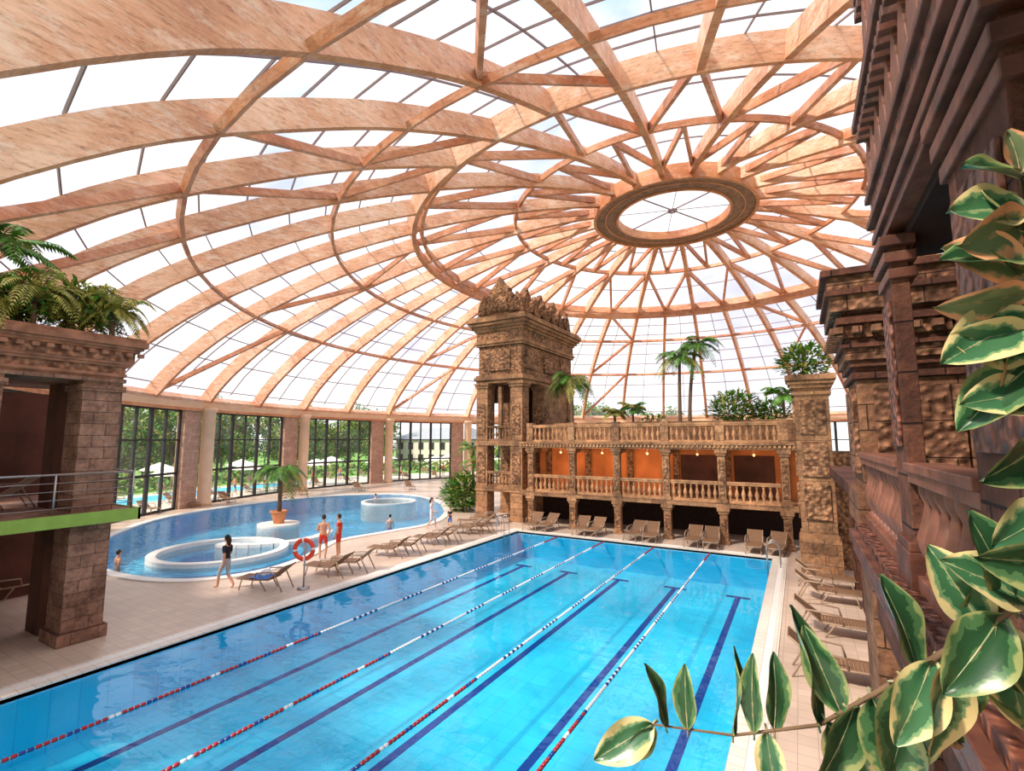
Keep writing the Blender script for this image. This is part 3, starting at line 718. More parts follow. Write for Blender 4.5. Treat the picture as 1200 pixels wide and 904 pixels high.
# entablature
lay = [(6.42, .07, .0, 4.55), (6.49, .06, .03, 4.55), (6.55, .08, .0, 4.55), (6.63, .05, .05, 4.58), (6.68, .16, .02, 4.55), (6.84, .05, .05, 4.58), (6.89, .42, .0, 4.5), (7.31, .05, .03, 4.5), (7.36, .07, .06, 4.5), (7.43, .07, .10, 4.48), (7.50, .05, .04, 4.45), (7.55, .07, .08, 4.4), (7.62, .5, .02, 4.2), (8.12, .06, .05, 4.1), (8.18, .10, .08, 4.05), (8.28, .06, .11, 4.0), (8.34, .28, .08, 3.8), (8.62, .07, .10, 3.75), (8.69, .07, .06, 3.7), (8.76, .4, .02, 3.5), (9.16, .1, .06, 3.45), (9.26, .3, .08, 3.4)]
for i, (z0, h, pr, ye) in enumerate(lay):
    mb.box(.6-pr, 3.2, -.5, ye+pr, z0, z0+h, 7 if h >= .16 else 1)
for k in range(46):
    y = -.4+k*.115
    if y < 4.4:
        mb.box(.50, .6, y, y+.06, 7.24, 7.31, 1)
        if y < 4.1: mb.box(.52, .6, y, y+.06, 8.05, 8.12, 1)
        if k % 2:
            mb.extrude_shape([(x*.2, yy*.26) for x, yy in petal], (.585, y+.05, 6.91), (0, 1, 0), (0, 0, 1), (1, 0, 0), .05, 8)
            if y < 4.0: mb.extrude_shape([(x*.2, yy*.30) for x, yy in petal], (.565, y+.05, 7.66), (0, 1, 0), (0, 0, 1), (1, 0, 0), .05, 8)
            if y < 3.7: mb.extrude_shape([(x*.2, yy*.17) for x, yy in petal], (.51, y+.05, 8.36), (0, 1, 0), (0, 0, 1), (1, 0, 0), .05, 8)
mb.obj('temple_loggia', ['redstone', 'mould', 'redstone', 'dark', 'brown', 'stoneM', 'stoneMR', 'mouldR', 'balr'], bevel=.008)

# ------------------------------------------------------------------ left pavilion
mb = MB()
for y0, y1 in ((5.25, 6.1), (2.9, 3.8), (.4, 1.3)):
    mb.box(-16.6, -15.7, y0, y1, 0, 6.55, 0)
    mb.box(-16.68, -15.62, y0-.08, y1+.08, 0, .3, 0); mb.box(-16.66, -15.64, y0-.06, y1+.06, 6.25, 6.4, 0)
    mb.box(-17.9, -17.1, y0, y1, 0, 6.55, 1)
mb.box(-22, -15.3, -1, 6.5, 2.98, 3.18, 0)
mb.box(-15.3, -15.24, -1, 6.56, 2.9, 3.2, 2); mb.box(-22, -15.24, 6.5, 6.56, 2.9, 3.2, 2)
cornice(mb, -19.5, -15.7, -1, 6.1, 6.5, [(.10, .05, 0), (.06, .0, 5), (.08, .05, 5), (.18, .02, 3), (.07, .10, 5), (.07, .14, 5), (.26, .16, 3), (.07, .24, 5), (.07, .30, 5), (.16, .38, 5), (.08, .34, 5)])
mb.box(-19.6, -15.6, -.9, 6.2, 7.7, 7.74, 4)
for k in range(28):
    y = -1+k*.27; mb.box(-15.50, -15.40, y, y+.13, 7.2, 7.30, 5)
mb.box(-22, -21.8, -1, 6.5, 0, 6.5, 1)
mb.obj('left_pavilion', ['pale', 'brown', 'green', 'paleR', 'soil', 'paleD'])
mb = MB()
for h in (.15, .35, .55, .75): mb.tube([(-15.4, -1, 3.2+h), (-15.4, 6.4, 3.2+h)], .010, 6)
for h in (.15, .35, .55, .75): mb.tube([(-15.4, 6.4, 3.2+h), (-21, 6.4, 3.2+h)], .010, 6)
mb.tube([(-15.4, -1, 4.15), (-15.4, 6.4, 4.15), (-21, 6.4, 4.15)], .028, 8)
for y in (.0, 1.6, 3.2, 4.8, 6.4): mb.tube([(-15.4, y, 3.18), (-15.4, y, 4.15)], .025, 8)
mb.obj('balcony_railing', ['steel'])

# ------------------------------------------------------------------ plants
def frond(mb, base, az, L, droop, up, leaf=.45, n=20, mat=0, mstem=1, wd=.045):
    base = Vector(base); d = Vector((math.cos(az), math.sin(az), 0)); pts = []
    for i in range(n+1):
        s = i/n; pts.append(base+d*(L*s*(1-.15*s))+Vector((0, 0, up*s*L-droop*L*s*s)))
    mb.tube(pts[::3]+[pts[-1]], [.018*(1-.7*k/(len(pts[::3]))) for k in range(len(pts[::3])+1)], 4, mstem)
    side = Vector((-d.y, d.x, 0))
    for i in range(2, n+1):
        s = i/n; p = pts[i]; tg = (pts[i]-pts[i-1]).normalized(); ll = leaf*math.sin(pi*min(1, .12+s*.86))**.6
        for sg in (-1, 1):
            dr = (side*sg*.85+tg*.55+Vector((0, 0, -.35-.25*random.random()))).normalized()
            tip = p+dr*ll; w_ = tg*wd
            mid = p+dr*ll*.5+Vector((0, 0, .03))
            mb.add([p-w_*.3, p+w_*.3, mid+w_, mid-w_, tip], [(0, 1, 2, 3), (3, 2, 4)], mat)
def palm(name, loc, H, L=1.6, n=14, rad=.09, lean=(0, 0), mat='leaf', seed=0, droop=.75, leaf=.42, upr=(.2, 1.0), wd=.045):
    random.seed(seed); mb = MB(); x, y, z = loc
    top = Vector((lean[0], lean[1], H))
    if H > .1:
        pts = [Vector((lean[0]*s*s, lean[1]*s*s, H*s)) for s in [k/8 for k in range(9)]]
        mb.tube(pts, [rad*(1.25-.35*k/8+(.06 if k % 2 else 0)) for k in range(9)], 10, 1)
    for i in range(n):
        az = 2*pi*i/n+random.uniform(-.25, .25)
        frond(mb, top, az, L*random.uniform(.8, 1.1), droop*random.uniform(.8, 1.2), random.uniform(*upr), leaf, 20, 0 if random.random() < .75 else 2, 1, wd)
    return mb.obj(name, [mat, 'trunk', 'leaf2'], None, loc)
def shrub(name, loc, rx, ry, h, n=420, leafL=.22, mats=('leaf', 'trunk', 'leaf2'), seed=1):
    random.seed(seed); mb = MB()
    for i in range(9):
        a = random.uniform(0, 2*pi); q = Vector((rx*.7*math.cos(a)*random.random(), ry*.7*math.sin(a)*random.random(), h*.85))
        mb.tube([(0, 0, 0), q*.5+Vector((0, 0, .05)), q], [.025, .018, .008], 5, 1)
    for i in range(n):
        while True:
            p = Vector((random.uniform(-1, 1), random.uniform(-1, 1), random.uniform(-1, 1)))
            if .3 < p.length < 1: break
        nz_ = noise.noise(p*2.2+Vector((seed, 0, 0)))
        p = p*(1+.35*nz_)
        c = Vector((p.x*rx, p.y*ry, h*.5+p.z*h*.5))
        if c.z < 0.02: c.z = .05
        d = (Vector((p.x, p.y, p.z*.4))+Vector((random.uniform(-.6, .6), random.uniform(-.6, .6), random.uniform(-.2, .7)))).normalized()
        s_ = d.cross(Vector((random.uniform(-.3, .3), random.uniform(-.3, .3), 1))).normalized(); l = leafL*random.uniform(.7, 1.3); u_ = s_.cross(d)
        mb.add([c, c+d*l*.5+s_*l*.24, c+d*l-u_*l*.12, c+d*l*.5-s_*l*.24], [(0, 1, 2), (0, 2, 3)], 0 if random.random() < .7 else 2)
    return mb.obj(name, list(mats), None, loc)
palm('potted_palm', (-12.4, 28.9, 5.7), 2.9, 1.9, 22, .10, seed=3, droop=1.4, leaf=.6, upr=(.3, 1.3))
palm('potted_palm', (-6.1, 30.5, 5.7), 4.2, 1.9, 18, .09, (.1, .0), seed=4, droop=1.0, leaf=.5)
palm('potted_palm', (-5.6, 30.8, 5.7), 5.0, 1.8, 16, .09, (.5, .2), seed=5, droop=1.0, leaf=.5)
palm('potted_palm', (-9.8, 29.5, 5.7), 1.0, 1.0, 12, .07, seed=6, mat='leaf2')
palm('potted_palm', (-8.6, 29.3, 5.7), 1.2, 1.1, 12, .06, seed=7)
shrub('terrace_shrub', (-3.0, 29.2, 5.65), 1.4, .9, 1.9, 1400, .28, seed=3)
shrub('terrace_shrub', (-1.2, 29.3, 5.65), 1.0, .8, 1.4, 700, .26, seed=4)
shrub('terrace_shrub', (-7.4, 29.4, 5.65), .9, .6, .7, 250, seed=5)
palm('potted_palm', (-.6, 28.9, 5.7), 1.6, 1.2, 12, .06, seed=8)
shrub('terrace_shrub', (.3, 22.6, 7.45), .9, .8, 1.3, 700, .28, seed=6)
shrub('terrace_shrub', (1.2, 7.6, 6.95), .35, .4, .3, 120, .12, seed=7)
for i, (x, y, s, mt) in enumerate([(-15.7, 5.75, 1.0, 'leaf2'), (-16.2, 5.0, 1.2, 'leaf2'), (-15.8, 4.2, 1.2, 'leaf2'), (-17.0, 5.5, 1.3, 'leaf'), (-16.5, 4.3, 1.3, 'leaf2'), (-16.0, 3.3, 1.2, 'leaf')]):
    palm('planter_fern', (x, y, 7.72), .55, s, 24, .05, seed=20+i, mat=mt, droop=1.4, leaf=.28, upr=(.6, 1.8), wd=.026)
shrub('planter_croton', (-16.1, 5.2, 7.7), .8, .9, 1.35, 900, .20, ('leaf2', 'trunk', 'leaf'), seed=31)
shrub('planter_croton', (-16.2, 4.0, 7.7), .8, .9, 1.1, 700, .20, ('leaf', 'trunk', 'leaf2'), seed=32)
palm('planter_palm', (-17.0, 3.7, 7.7), 2.1, 1.7, 16, .06, seed=33, droop=.9, upr=(.3, 1.4))
palm('island_palm', (-26.8, 18.7, .75), 2.4, 2.0, 20, .10, seed=9, droop=1.15, leaf=.6)
mb = MB(); mb.lathe([(.28, 0), (.38, .4), (.46, .62), (.5, .64), (.5, .72), (.42, .72), (.40, .66), (0.01, .66)], (0, 0, 0), 20, 0); mb.obj('terracotta_pot', ['terra'], None, (-26.8, 18.7, .08))
shrub('tropical_shrub', (-20.6, 28.6, 0), 1.3, 1.1, 2.6, 1200, .38, seed=8)
shrub('tropical_shrub', (-22.6, 30.2, 0), 1.0, 1.0, 1.8, 500, .35, seed=9)
palm('tropical_palm', (-20.2, 30, 0), 3.2, 1.9, 14, .1, seed=10)
palm('tropical_palm', (-21.8, 31.5, 0), 4.2, 2.0, 14, .1, seed=14)
def treemesh(name, seed, loc):
    random.seed(seed); mb = MB()
    mb.tube([(0, 0, 0), (.1, 0, 2), (0, .1, 4.2)], [.22, .16, .08], 8, 1)
    cl = [(random.uniform(-1.8, 1.8), random.uniform(-1.8, 1.8), random.uniform(2.4, 7.4), random.uniform(1.1, 1.9)) for _ in range(12)]
    for x, y, z, r in cl:
        mb.tube([(0, .05, 3), (x*.6, y*.6, z)], [.07, .03], 5, 1)
        for i in range(300):
            d = Vector((random.gauss(0, 1), random.gauss(0, 1), random.gauss(0, 1))).normalized(); c = Vector((x, y, z))+d*r*random.uniform(.5, 1.05)
            s_ = Vector((random.gauss(0, 1), random.gauss(0, 1), random.gauss(0, 1))).normalized(); u_ = d.cross(s_).normalized(); l = .38
            mb.add([c, c+s_*l*.5+u_*l*.32, c+s_*l, c+s_*l*.5-u_*l*.32], [(0, 1, 2, 3)], 0 if random.random() < .7 else 2)
    return mb.obj(name, ['leaf', 'trunk', 'leaf2'], None, loc)
protos = []
for k in range(3):
    a = math.radians(-113+k*4); protos.append(treemesh('garden_tree', 40+k, cpt(a, 56+k*2)))
random.seed(11)
for k in range(50):
    a = math.radians(-140+k*2.6+random.uniform(-1.0, 1.0)); r = random.uniform(54, 70)
    if abs(math.degrees(a)+52) < 9: continue
    instance(protos[k % 3], cpt(a, r), random.uniform(0, 6), random.uniform(.9, 1.5))
mb = MB(); random.seed(3)
for k in range(2600):
    a = math.radians(random.uniform(-140, -20)); c = cpt(a, random.uniform(49.5, 50.8), random.uniform(0.05, 1.7))
    s_ = Vector((random.gauss(0, 1), random.gauss(0, 1), random.gauss(0, 1))).normalized(); u_ = s_.orthogonal().normalized(); l = .6
    mb.add([c, c+s_*l*.5+u_*l*.35, c+s_*l, c+s_*l*.5-u_*l*.35], [(0, 1, 2, 3)], k % 3 == 0)
mb.obj('garden_hedge', ['leaf', 'leaf2'])
for i, (aa, rr_) in enumerate([(-112, 39.2), (-105, 46), (-100, 39.2), (-94, 46), (-88, 39.5), (-80, 45.5), (-76, 39.3), (-70, 45), (-64, 39.4), (-58, 45), (-52, 39.5), (-46, 45)]):
    mb = MB(); mb.tube([(0, 0, 0), (0, 0, 2.6)], .03, 6, 1); mb.lathe([(1.6, 2.15), (1.55, 2.22), (.75, 2.55), (.02, 2.85)], (0, 0, 0), 8, 0, False)
    mb.lathe([(.3, 0), (.3, .1), (.05, .14)], (0, 0, 0), 12, 1); mb.obj('parasol', ['canvas', 'steel'], None, cpt(math.radians(aa), rr_))
mb = MB()
A = cpt(math.radians(-52), 66)
mb.box(A.x-8, A.x+8, A.y-5, A.y+5, 0, 5, 0)
for k in range(6):
    for zf in (.9, 3.1): mb.box(A.x+7.95, A.x+8.05, A.y-4.4+k*1.55, A.y-3.5+k*1.55, zf, zf+1.3, 2); mb.box(A.x-7.4+k*2.5, A.x-6.2+k*2.5, A.y-5.05, A.y-4.95, zf, zf+1.3, 2)
mb.add([(A.x-8.5, A.y-5.5, 5), (A.x+8.5, A.y-5.5, 5), (A.x+8.5, A.y+5.5, 5), (A.x-8.5, A.y+5.5, 5), (A.x-6, A.y, 7.2), (A.x+6, A.y, 7.2)], [(0, 1, 5, 4), (2, 3, 4, 5), (1, 2, 5), (3, 0, 4), (3, 2, 1, 0)], 1)
mb.obj('outdoor_building', ['facade', 'roof', 'frame'])

# foreground rubber plant
def ficus_leaf(mb, base, d, L, W, roll=0.0, kind=0):
    W = W*1.3; L = L*1.08
    d = Vector(d).normalized(); s_ = d.cross(Vector((.49, -.85, .15))).normalized(); u_ = s_.cross(d).normalized()
    R = Matrix.Rotation(roll, 3, d); s_ = R @ s_; u_ = R @ u_
    nl, nw = 15, 9; vs = []; base = Vector(base); qs = []
    for i in range(nl):
        s = i/(nl-1); wv = W*.5*(math.sin(pi*min(1, (s**.85)*.97+.02)))**.75
        for j in range(nw):
            q = (j/(nw-1)*2-1); wob = .035*L*math.sin(s*8+q*3)
            vs.append(base+d*L*s+s_*wv*q+u_*(abs(q)**1.3*W*.15-.20*L*(s-.3)**2+wob*abs(q))); qs.append(abs(q))
    mb.q += [0.0]*(len(mb.v)-len(mb.q)); mb.q += qs
    mb.add(vs, [(i*nw+j, i*nw+j+1, (i+1)*nw+j+1, (i+1)*nw+j) for i in range(nl-1) for j in range(nw-1)], kind, True)
    mb.tube([base-d*.02]+[base+d*L*s-u_*.20*L*(s-.3)**2 for s in (.05, .25, .5, .75, .96)], [.003, .0028, .0024, .002, .0014, .0006], 4, 3)
mb = MB(); mb.q = []
br = [Vector(p) for p in [(.62, 1.30, 4.35), (.52, 1.45, 4.52), (.413, 1.506, 4.665), (.311, 1.517, 4.562), (.172, 1.572, 4.41), (.004, 1.611, 4.247), (-.208, 1.614, 4.16), (-.457, 1.59, 4.136)]]
mb.tube(br, [.012, .011, .010, .009, .007, .005, .004, .003], 8, 4)
def at(s):
    i = min(int(s), len(br)-2); return br[i].lerp(br[i+1], s-i)
LL = Vector((-.864, -.503, 0)); ZZ = Vector((0, 0, 1)); FW = Vector((-.503, .864, 0))
def lf(s, l, z, f, L, W, roll=0, kind=0):
    p = at(s); ficus_leaf(mb, p, LL*l+ZZ*z+FW*f, L, W, roll, kind)
lf(6.9, 1, -.5, -.1, .19, .085, .3, 1); lf(6.75, .25, 1, 0, .17, .06, .9, 0); lf(6.5, .0, 1, .1, .16, .055, -.7, 0); lf(6.9, .6, -.9, .2, .15, .07, -.4, 0)
lf(6.0, -.15, 1, 0, .22, .05, 1.0, 0); lf(5.75, .05, 1, -.1, .20, .05, -.9, 0); lf(5.5, -.2, 1, .2, .18, .06, .2, 0); lf(5.6, -.1, -1, 0, .16, .06, .6, 1)
lf(5.0, .1, 1, 0, .28, .085, .7, 0); lf(4.9, -.5, -.9, 0, .20, .09, .2, 1); lf(4.7, .35, 1, .1, .20, .07, -.5, 0); lf(4.5, .4, -1, .1, .22, .09, -.2, 0)
lf(4.0, -1, -.05, 0, .24, .11, .15, 0); lf(3.9, -.8, -.8, .1, .22, .10, -.3, 1); lf(3.7, .2, 1, .1, .20, .09, .4, 0); lf(3.5, .5, -1, 0, .20, .09, .2, 1)
lf(3.1, -.5, 1, 0, .18, .09, .2, 0); lf(3.0, -.9, -.6, .1, .20, .10, -.2, 0); lf(2.8, .5, 1, .1, .18, .09, -.3, 1); lf(2.6, -.2, -1, 0, .22, .10, .4, 1); lf(2.3, .3, 1, 0, .20, .1, .1, 0); lf(2.1, .9, .5, .1, .16, .09, .3, 1)
lf(4.3, -.3, -1, -.1, .22, .10, .5, 0); lf(3.3, .1, -1, .1, .24, .11, -.3, 1); lf(2.9, -.6, -1, 0, .22, .11, .1, 0); lf(2.5, .7, -.7, -.1, .2, .1, .3, 0)
lf(4.6, -.6, -.5, .15, .22, .10, .3, 2); lf(3.8, .1, -1, .15, .26, .11, .2, 0); lf(2.7, -.4, -.8, -.1, .2, .1, -.3, 1); lf(2.2, -.3, 1, .1, .2, .1, .2, 0)
br = [Vector(p) for p in [(.62, 1.28, 4.35), (.56, 1.42, 4.6), (.47, 1.52, 4.85), (.465, 1.51, 5.1), (.46, 1.50, 5.35), (.47, 1.50, 5.62)]]
mb.tube(br, [.013, .012, .010, .008, .006, .003], 8, 4)
lf(4.9, .9, .25, 0, .12, .09, .6, 0); lf(4.95, .1, 1, 0, .10, .07, 0, 2); lf(4.6, 1, .1, .1, .14, .10, .2, 1); lf(4.5, .8, -.3, -.1, .16, .10, -.5, 2)
lf(4.2, 1, .05, 0, .17, .08, .5, 0); lf(4.1, .9, .35, .1, .16, .09, -.2, 2); lf(3.9, 1, -.2, 0, .19, .075, -.8, 2); lf(3.7, .9, -.45, 0, .21, .10, .3, 1)
lf(3.4, 1, .15, 0, .17, .09, -.4, 1); lf(3.3, .8, -.7, .1, .21, .09, .7, 0); lf(3.0, .9, -.1, 0, .16, .08, .2, 1); lf(2.6, .8, -.6, .1, .15, .09, -.4, 0)
lf(4.4, .5, .9, .1, .13, .09, .3, 1); lf(3.6, .4, -1, .1, .16, .09, -.2, 2); lf(4.0, .6, .8, .2, .13, .08, .5, 0)
lf(2.0, .9, -.5, 0, .15, .09, .1, 1); lf(1.8, .6, 1, .1, .13, .09, .1, 0); lf(1.6, 1, 0, .1, .2, .1, -.4, 0); lf(1.5, .8, -.9, 0, .2, .1, .3, 0)
mb.obj('rubber_plant', ['ficusA', 'ficusB', 'ficusC', 'ficusC', 'trunk'])
mb = MB(); mb.box(.56, 1.0, .5, 1.5, 4.05, 4.36, 0); mb.box(.54, 1.02, .48, 1.52, 4.32, 4.40, 0); mb.box(.6, .96, .54, 1.46, 4.39, 4.405, 1); mb.obj('planter_box', ['terra', 'soil'])

# ------------------------------------------------------------------ loungers, buoy
def lounger(loc, rz, towel=False):
    mb = MB()
    ang = math.radians(38)
    for s in (-.31, .31):
        mb.tube([(s, -.95, .36), (s, -.3, .34), (s, .25, .36)], .024, 6)
        mb.tube([(s, .2, .36), (s, .2+.75*math.cos(ang), .36+.75*math.sin(ang))], .024, 6)
        mb.tube([(s, -.75, .36), (s, -.85, 0)], .022, 6); mb.tube([(s, .45, .55), (s, .75, 0)], .022, 6)
        mb.tube([(s, -.1, .36), (s, .15, 0)], .022, 6)
        mb.tube([(s*1.15, -.25, .36), (s*1.15, -.2, .58), (s*1.15, .2, .62), (s, .55, .62)], .022, 6)
    mb.tube([(-.31, -.95, .36), (.31, -.95, .36)], .024, 6)
    for i in range(17):
        y = -.92+i*.07; mb.box(-.30, .30, y, y+.062, .355, .375, 1)
    for i in range(10):
        d = .03+i*.073; y = .2+d*math.cos(ang); z = .365+d*math.sin(ang)
        dy, dz = .062*math.cos(ang), .062*math.sin(ang)
        mb.add([(-.3, y, z), (.3, y, z), (.3, y+dy, z+dz), (-.3, y+dy, z+dz), (-.3, y+.012, z-.016), (.3, y+.012, z-.016), (.3, y+dy+.012, z+dz-.016), (-.3, y+dy+.012, z+dz-.016)],
               [(0, 1, 2, 3), (7, 6, 5, 4), (0, 4, 5, 1), (2, 6, 7, 3), (0, 3, 7, 4), (1, 5, 6, 2)], 1)
    if towel:
        vs = []; fs = []
        for i in range(9):
            for j in range(7):
                y = -.5+i*.1; x = -.33+j*.11; vs.append((x, y, .40+.05*noise.noise(Vector((x*5, y*5, 1)))+(.12 if 2 < i < 6 and 1 < j < 5 else 0)))
        for i in range(8):
            for j in range(6): fs.append((i*7+j, i*7+j+1, (i+1)*7+j+1, (i+1)*7+j))
        mb.add(vs, fs, 2, True)
        mb.sphere((.0, -.1, .50), (.2, .16, .14), 3)
    return mb.obj('sun_lounger', ['lframe', 'rattan', 'towel', 'clwhite'], None, (*loc, 0) if len(loc) == 2 else loc, rz)
L1 = lounger((-15.75, 10.7), math.radians(-70), True)
L0 = lounger((-15.3, 12.9), math.radians(-75))
for x, y, rz in [(-15.1, 13.8, -70), (-15.5, 16.2, -75), (-15.3, 17.1, -72), (-15.4, 19.0, -75), (-15.3, 19.8, -70), (-15.5, 22.0, -72), (-15.4, 22.9, -75), (-16.5, 24.0, -60), (-16.4, 25.2, -60),
                 (.45, 18.6, 90), (.45, 15.6, 90), (.35, 12.8, 90), (.45, 20.3, 90), (-13.2, 25.1, 5), (-12.3, 25.1, -5), (-10.3, 25.1, 8), (-9.5, 25.1, 0), (-7.4, 25.1, -5), (-6.6, 25.1, 6), (-4.6, 25.1, 0), (-3.8, 25.1, 4), (-2.0, 25.1, 0), (-1.1, 25.1, -6),
                 (-23, 7.2, 180), (-24.5, 7.0, 170), (-26, 7.2, 180), (-22, 5.9, 185), (-27.6, 7.6, 175), (-38.6, 17.0, 100), (-39.3, 20, 95), (-39.8, 23, 90), (-39.5, 29.5, 80), (-37.4, 34.5, 70), (-34, 38, 60), (-30, 40, 50), (-25, 36, 30)]:
    instance(L0, (x, y, 0), math.radians(rz))
for x, y, rz in [(-18.0, 4.4, 0), (-20.2, 3.6, 80)]: instance(L0, (x, y, 3.18), math.radians(rz))
random.seed(21)
for k in range(26):
    aa = -116+k*3; instance(L0, cpt(math.radians(aa), 38.2 if k % 2 else 46.2), math.radians(-aa+random.uniform(-15, 15)))
mb = MB(); mb.tube([(0, 0, 0), (0, 0, 1.65)], .028, 8, 1); mb.lathe([(.2, 0), (.2, .04), (.03, .06)], (0, 0, 0), 16, 1)
nn = 32; R_, r_ = .31, .075; vs = []
ax1 = Vector((.864, .503, 0)); nx = Vector((.503, -.864, 0)); cc = Vector((0, 0, 1.3))+nx*.09
for i in range(nn):
    a = 2*pi*i/nn; rd = ax1*math.cos(a)+ZZ*math.sin(a)
    for j in range(10):
        b = 2*pi*j/10; vs.append(cc+rd*(R_+r_*math.cos(b))+nx*r_*math.sin(b)*.8)
o = len(mb.v)
for i in range(nn):
    for j in range(10):
        f = (i*10+j, ((i+1) % nn)*10+j, ((i+1) % nn)*10+(j+1) % 10, i*10+(j+1) % 10)
        mb.f.append(tuple(q+o for q in f)); mb.m.append(0 if i % 8 else 2); mb.sm.append(True)
mb.v += [tuple(v) for v in vs]
mb.obj('lifebuoy_stand', ['red', 'steel', 'wplast'], None, (-14.7, 11.3, 0))

# ------------------------------------------------------------------ people
def person(name, loc, rz, H=1.7, outfit=None, skin='skin', pose=None, hair='hair', longhair=False, z0=0, female=False):
    k = H/1.75
    J = dict(pel=(0, 0, .96), sp=(0, 0, 1.12), ch=(0, .0, 1.32), nk=(0, 0, 1.49), hd=(0, .015, 1.58),
             sL=(-.16, 0, 1.43), eL=(-.24, -.03, 1.15), wL=(-.25, .06, .91), hL=(-.25, .09, .82),
             sR=(.16, 0, 1.43), eR=(.24, -.03, 1.15), wR=(.25, .06, .91), hR=(.25, .09, .82),
             hipL=(-.09, 0, .90), kL=(-.10, .02, .50), aL=(-.10, -.02, .08), tL=(-.11, .15, .03),
             hipR=(.09, 0, .90), kR=(.10, .02, .50), aR=(.10, -.02, .08), tR=(.11, .15, .03))
    if pose: J.update(pose)
    rad = dict(pel=(.15, .105), sp=(.125, .09), ch=(.155, .10), nk=(.055, .055), hd=(.05, .05), sL=(.06, .06), sR=(.06, .06), eL=(.042, .042), eR=(.042, .042), wL=(.028, .028), wR=(.028, .028), hL=(.036, .02), hR=(.036, .02),
               hipL=(.088, .088), hipR=(.088, .088), kL=(.058, .058), kR=(.058, .058), aL=(.038, .038), aR=(.038, .038), tL=(.04, .025), tR=(.04, .025))
    if female: rad['ch'] = (.135, .095); rad['sp'] = (.105, .08)
    names = list(J); idx = {n_: i for i, n_ in enumerate(names)}
    E = [('pel', 'sp'), ('sp', 'ch'), ('ch', 'nk'), ('nk', 'hd'), ('ch', 'sL'), ('sL', 'eL'), ('eL', 'wL'), ('wL', 'hL'), ('ch', 'sR'), ('sR', 'eR'), ('eR', 'wR'), ('wR', 'hR'),
         ('pel', 'hipL'), ('hipL', 'kL'), ('kL', 'aL'), ('aL', 'tL'), ('pel', 'hipR'), ('hipR', 'kR'), ('kR', 'aR'), ('aR', 'tR')]
    me = bpy.data.meshes.new('b'); me.from_pydata([J[n_] for n_ in names], [(idx[a], idx[b]) for a, b in E], []); me.update()
    ob = bpy.data.objects.new('b', me); col.objects.link(ob)
    bpy.context.view_layer.objects.active = ob
    md = ob.modifiers.new('skin', 'SKIN'); md.use_smooth_shade = True
    sv = me.skin_vertices[0].data
    for n_ in names:
        sv[idx[n_]].radius = rad[n_]; sv[idx[n_]].use_root = (n_ == 'pel')
    ss = ob.modifiers.new('ss', 'SUBSURF'); ss.levels = 2; ss.render_levels = 2
    dg = bpy.context.evaluated_depsgraph_get(); bm_ = bpy.data.meshes.new_from_object(ob.evaluated_get(dg))
    bpy.data.objects.remove(ob)
    mats = [skin, outfit['top'], outfit['bot'], hair, 'eye', 'lip']
    mb = MB(); mb.v = [tuple(v.co) for v in bm_.vertices]
    segs = [(a, b, Vector(J[a]), Vector(J[b])) for a, b in E]
    for p in bm_.polygons:
        c = p.center; best = None; bd = 9
        for a, b, A, B in segs:
            d = B-A; t_ = max(0, min(1, (c-A).dot(d)/d.length_squared)); dist = (A+d*t_-c).length
            if dist < bd: bd = dist; best = (a, b, t_)
        a, b, t_ = best; mt = 0
        if (a, b) in (('pel', 'sp'),): mt = 1 if t_ > .3 else 2
        elif (a, b) in (('sp', 'ch'), ('ch', 'sL'), ('ch', 'sR')): mt = 1
        elif (a, b) == ('ch', 'nk'): mt = 1 if t_ < .6 else 0
        elif a in ('sL', 'sR'): mt = 1 if t_ < outfit.get('sleeve', .5) else 0
        elif a == 'pel': mt = 2
        elif a in ('hipL', 'hipR'): mt = 2 if t_ < outfit.get('leg', .5) else 0
        elif a in ('kL', 'kR'): mt = 2 if t_ < outfit.get('leg', .5)-1 else 0
        if mt == 1 and outfit['top'] == skin: mt = 0
        mb.f.append(tuple(p.vertices)); mb.m.append(mt); mb.sm.append(True)
    hx, hy, hz = J['hd']; hc = Vector((hx, hy+.015, hz+.10))
    mb.sphere(hc, (.077, .095, .118), 0, 16, 12)
    mb.sphere(hc+Vector((0, .03, -.055)), (.055, .062, .06), 0, 12, 8)
    mb.sphere(hc+Vector((0, -.018, .022)), (.085, .098, .112), 3, 16, 12)
    if longhair:
        mb.tube([hc+Vector((0, -.07, .04)), hc+Vector((0, -.10, -.06)), hc+Vector((0, -.10, -.18)), hc+Vector((0, -.09, -.28))], [.07, .075, .06, .02], 10, 3)
    for s in (-1, 1):
        mb.sphere(hc+Vector((s*.03, .085, .0)), (.012, .008, .007), 4, 8, 6); mb.sphere(hc+Vector((s*.08, .0, -.01)), (.012, .02, .032), 0, 8, 6)
        mb.sphere(hc+Vector((s*.031, .084, .022)), (.018, .008, .004), 3, 8, 4)
    mb.tube([hc+Vector((0, .088, .01)), hc+Vector((0, .112, -.03)), hc+Vector((0, .09, -.037))], [.008, .014, .008], 6, 0)
    mb.sphere(hc+Vector((0, .088, -.062)), (.024, .008, .007), 5, 8, 5)
    for s, hn, wn in ((-1, 'hL', 'wL'), (1, 'hR', 'wR')):
        h = Vector(J[hn]); d = (h-Vector(J[wn])).normalized(); sd = Vector((0, 1, 0)); sd = (sd-d*sd.dot(d)); sd = sd.normalized() if sd.length > .1 else Vector((1, 0, 0))
        inn = d.cross(sd).normalized()*(1 if d.cross(sd).x*(-s) > 0 else -1)
        for q, ln in enumerate((.075, .085, .08, .062)):
            b0 = h+sd*(.026-.018*q)
            mb.tube([b0-d*.01, b0+d*ln*.45+inn*.004, b0+d*ln*.8+inn*.016, b0+d*ln+inn*.03], [.0095, .009, .008, .006], 6, 0)
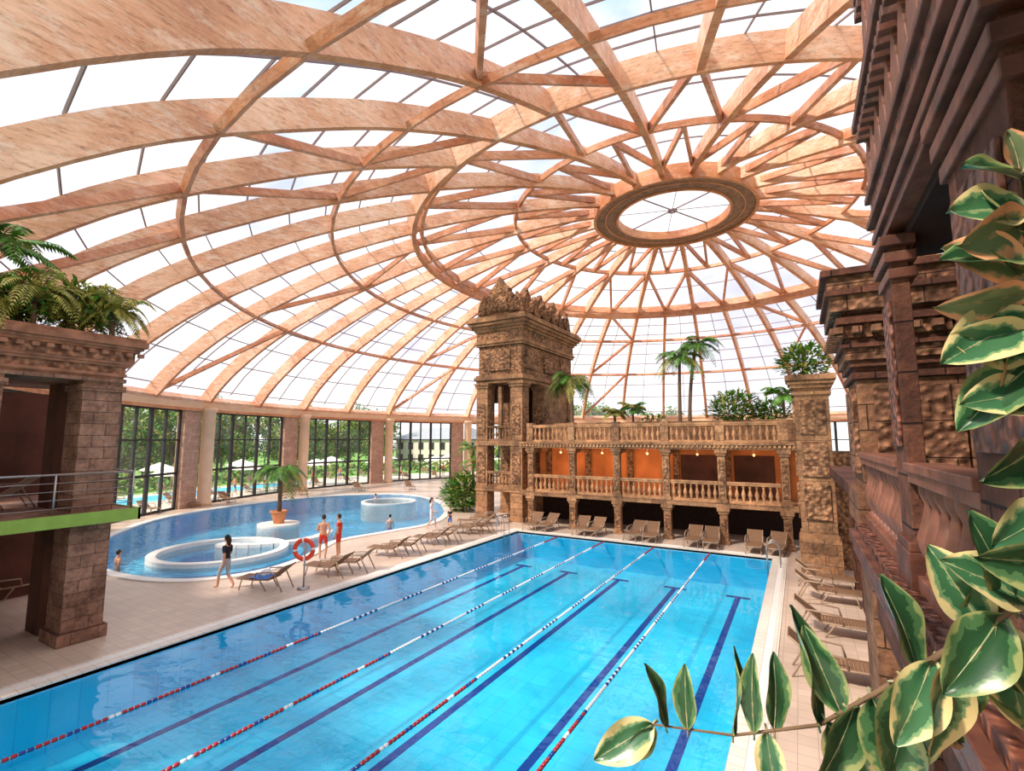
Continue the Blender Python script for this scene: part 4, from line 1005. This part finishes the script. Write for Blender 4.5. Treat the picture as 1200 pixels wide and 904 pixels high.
        b0 = h-d*.03+sd*.028; mb.tube([b0, b0+sd*.025+d*.025+inn*.006, b0+sd*.032+d*.055+inn*.014], [.011, .010, .007], 6, 0)
    mb.v = [(x*k, y*k, z*k) for x, y, z in mb.v]
    return mb.obj(name, mats, None, (loc[0], loc[1], z0), rz)
walk = dict(kL=(-.09, .20, .53), aL=(-.09, .24, .09), tL=(-.09, .40, .06), kR=(.09, .02, .49), aR=(.09, -.28, .14), tR=(.09, -.16, .03), eL=(-.22, -.14, 1.17), wL=(-.22, -.12, .93), hL=(-.22, -.10, .84), eR=(.22, .06, 1.16), wR=(.21, .24, 1.02), hR=(.20, .32, 1.0))
bend = dict(eL=(-.25, .02, 1.16), wL=(-.14, .22, 1.18), hL=(-.08, .28, 1.2), eR=(.27, -.10, 1.18), wR=(.17, -.02, .98), hR=(.13, .04, .96), kL=(-.12, .05, .5), kR=(.14, .0, .49))
def head(dx, dy): return math.atan2(-dx, dy)
person('walking_woman', (-16.95, 9.95), head(-.95, -.2), 1.72, dict(top='clblack', bot='clgrey', sleeve=.8, leg=1.25), 'skin', walk, longhair=True, female=True)
person('standing_man', (-17.55, 14.35), head(-.7, .7), 1.78, dict(top='skin', bot='clred', leg=.6), 'skin', bend)
person('standing_man', (-17.35, 15.0), head(-.8, -.4), 1.74, dict(top='clred', bot='clred', leg=.7), 'skin')
person('standing_woman', (-18.1, 22.1), head(.8, .3), 1.68, dict(top='clwhite', bot='clwhite', leg=.9), 'skinp', walk, longhair=True, female=True)
person('standing_boy', (-17.1, 22.5), head(.2, -1), 1.2, dict(top='clblack', bot='clblue', leg=.8), 'skinp', bend)
for i, (x, y, hh) in enumerate([(-21.8, 22.7, 1.0), (-24.6, 9.9, 0), (-31, 30.5, 2)]):
    person('swimmer', (x, y), hh, 1.70, dict(top='skin' if i % 2 else 'skinp', bot='clblue', leg=.4), 'skin' if i % 2 else 'skinp', bend if i % 2 else None, z0=LD)
for i, (aa, rr_) in enumerate([(-104, 38), (-97, 39.4), (-90, 38.2), (-82, 41), (-72, 38.6), (-62, 40), (-50, 39)]):
    p = cpt(math.radians(aa), rr_)
    person('sunbather', (p.x, p.y), i*1.3, 1.7, dict(top=('skin', 'clwhite', 'clred')[i % 3], bot=('clblue', 'clred', 'clblack')[i % 3], leg=.5), 'skin', bend if i % 2 else walk)
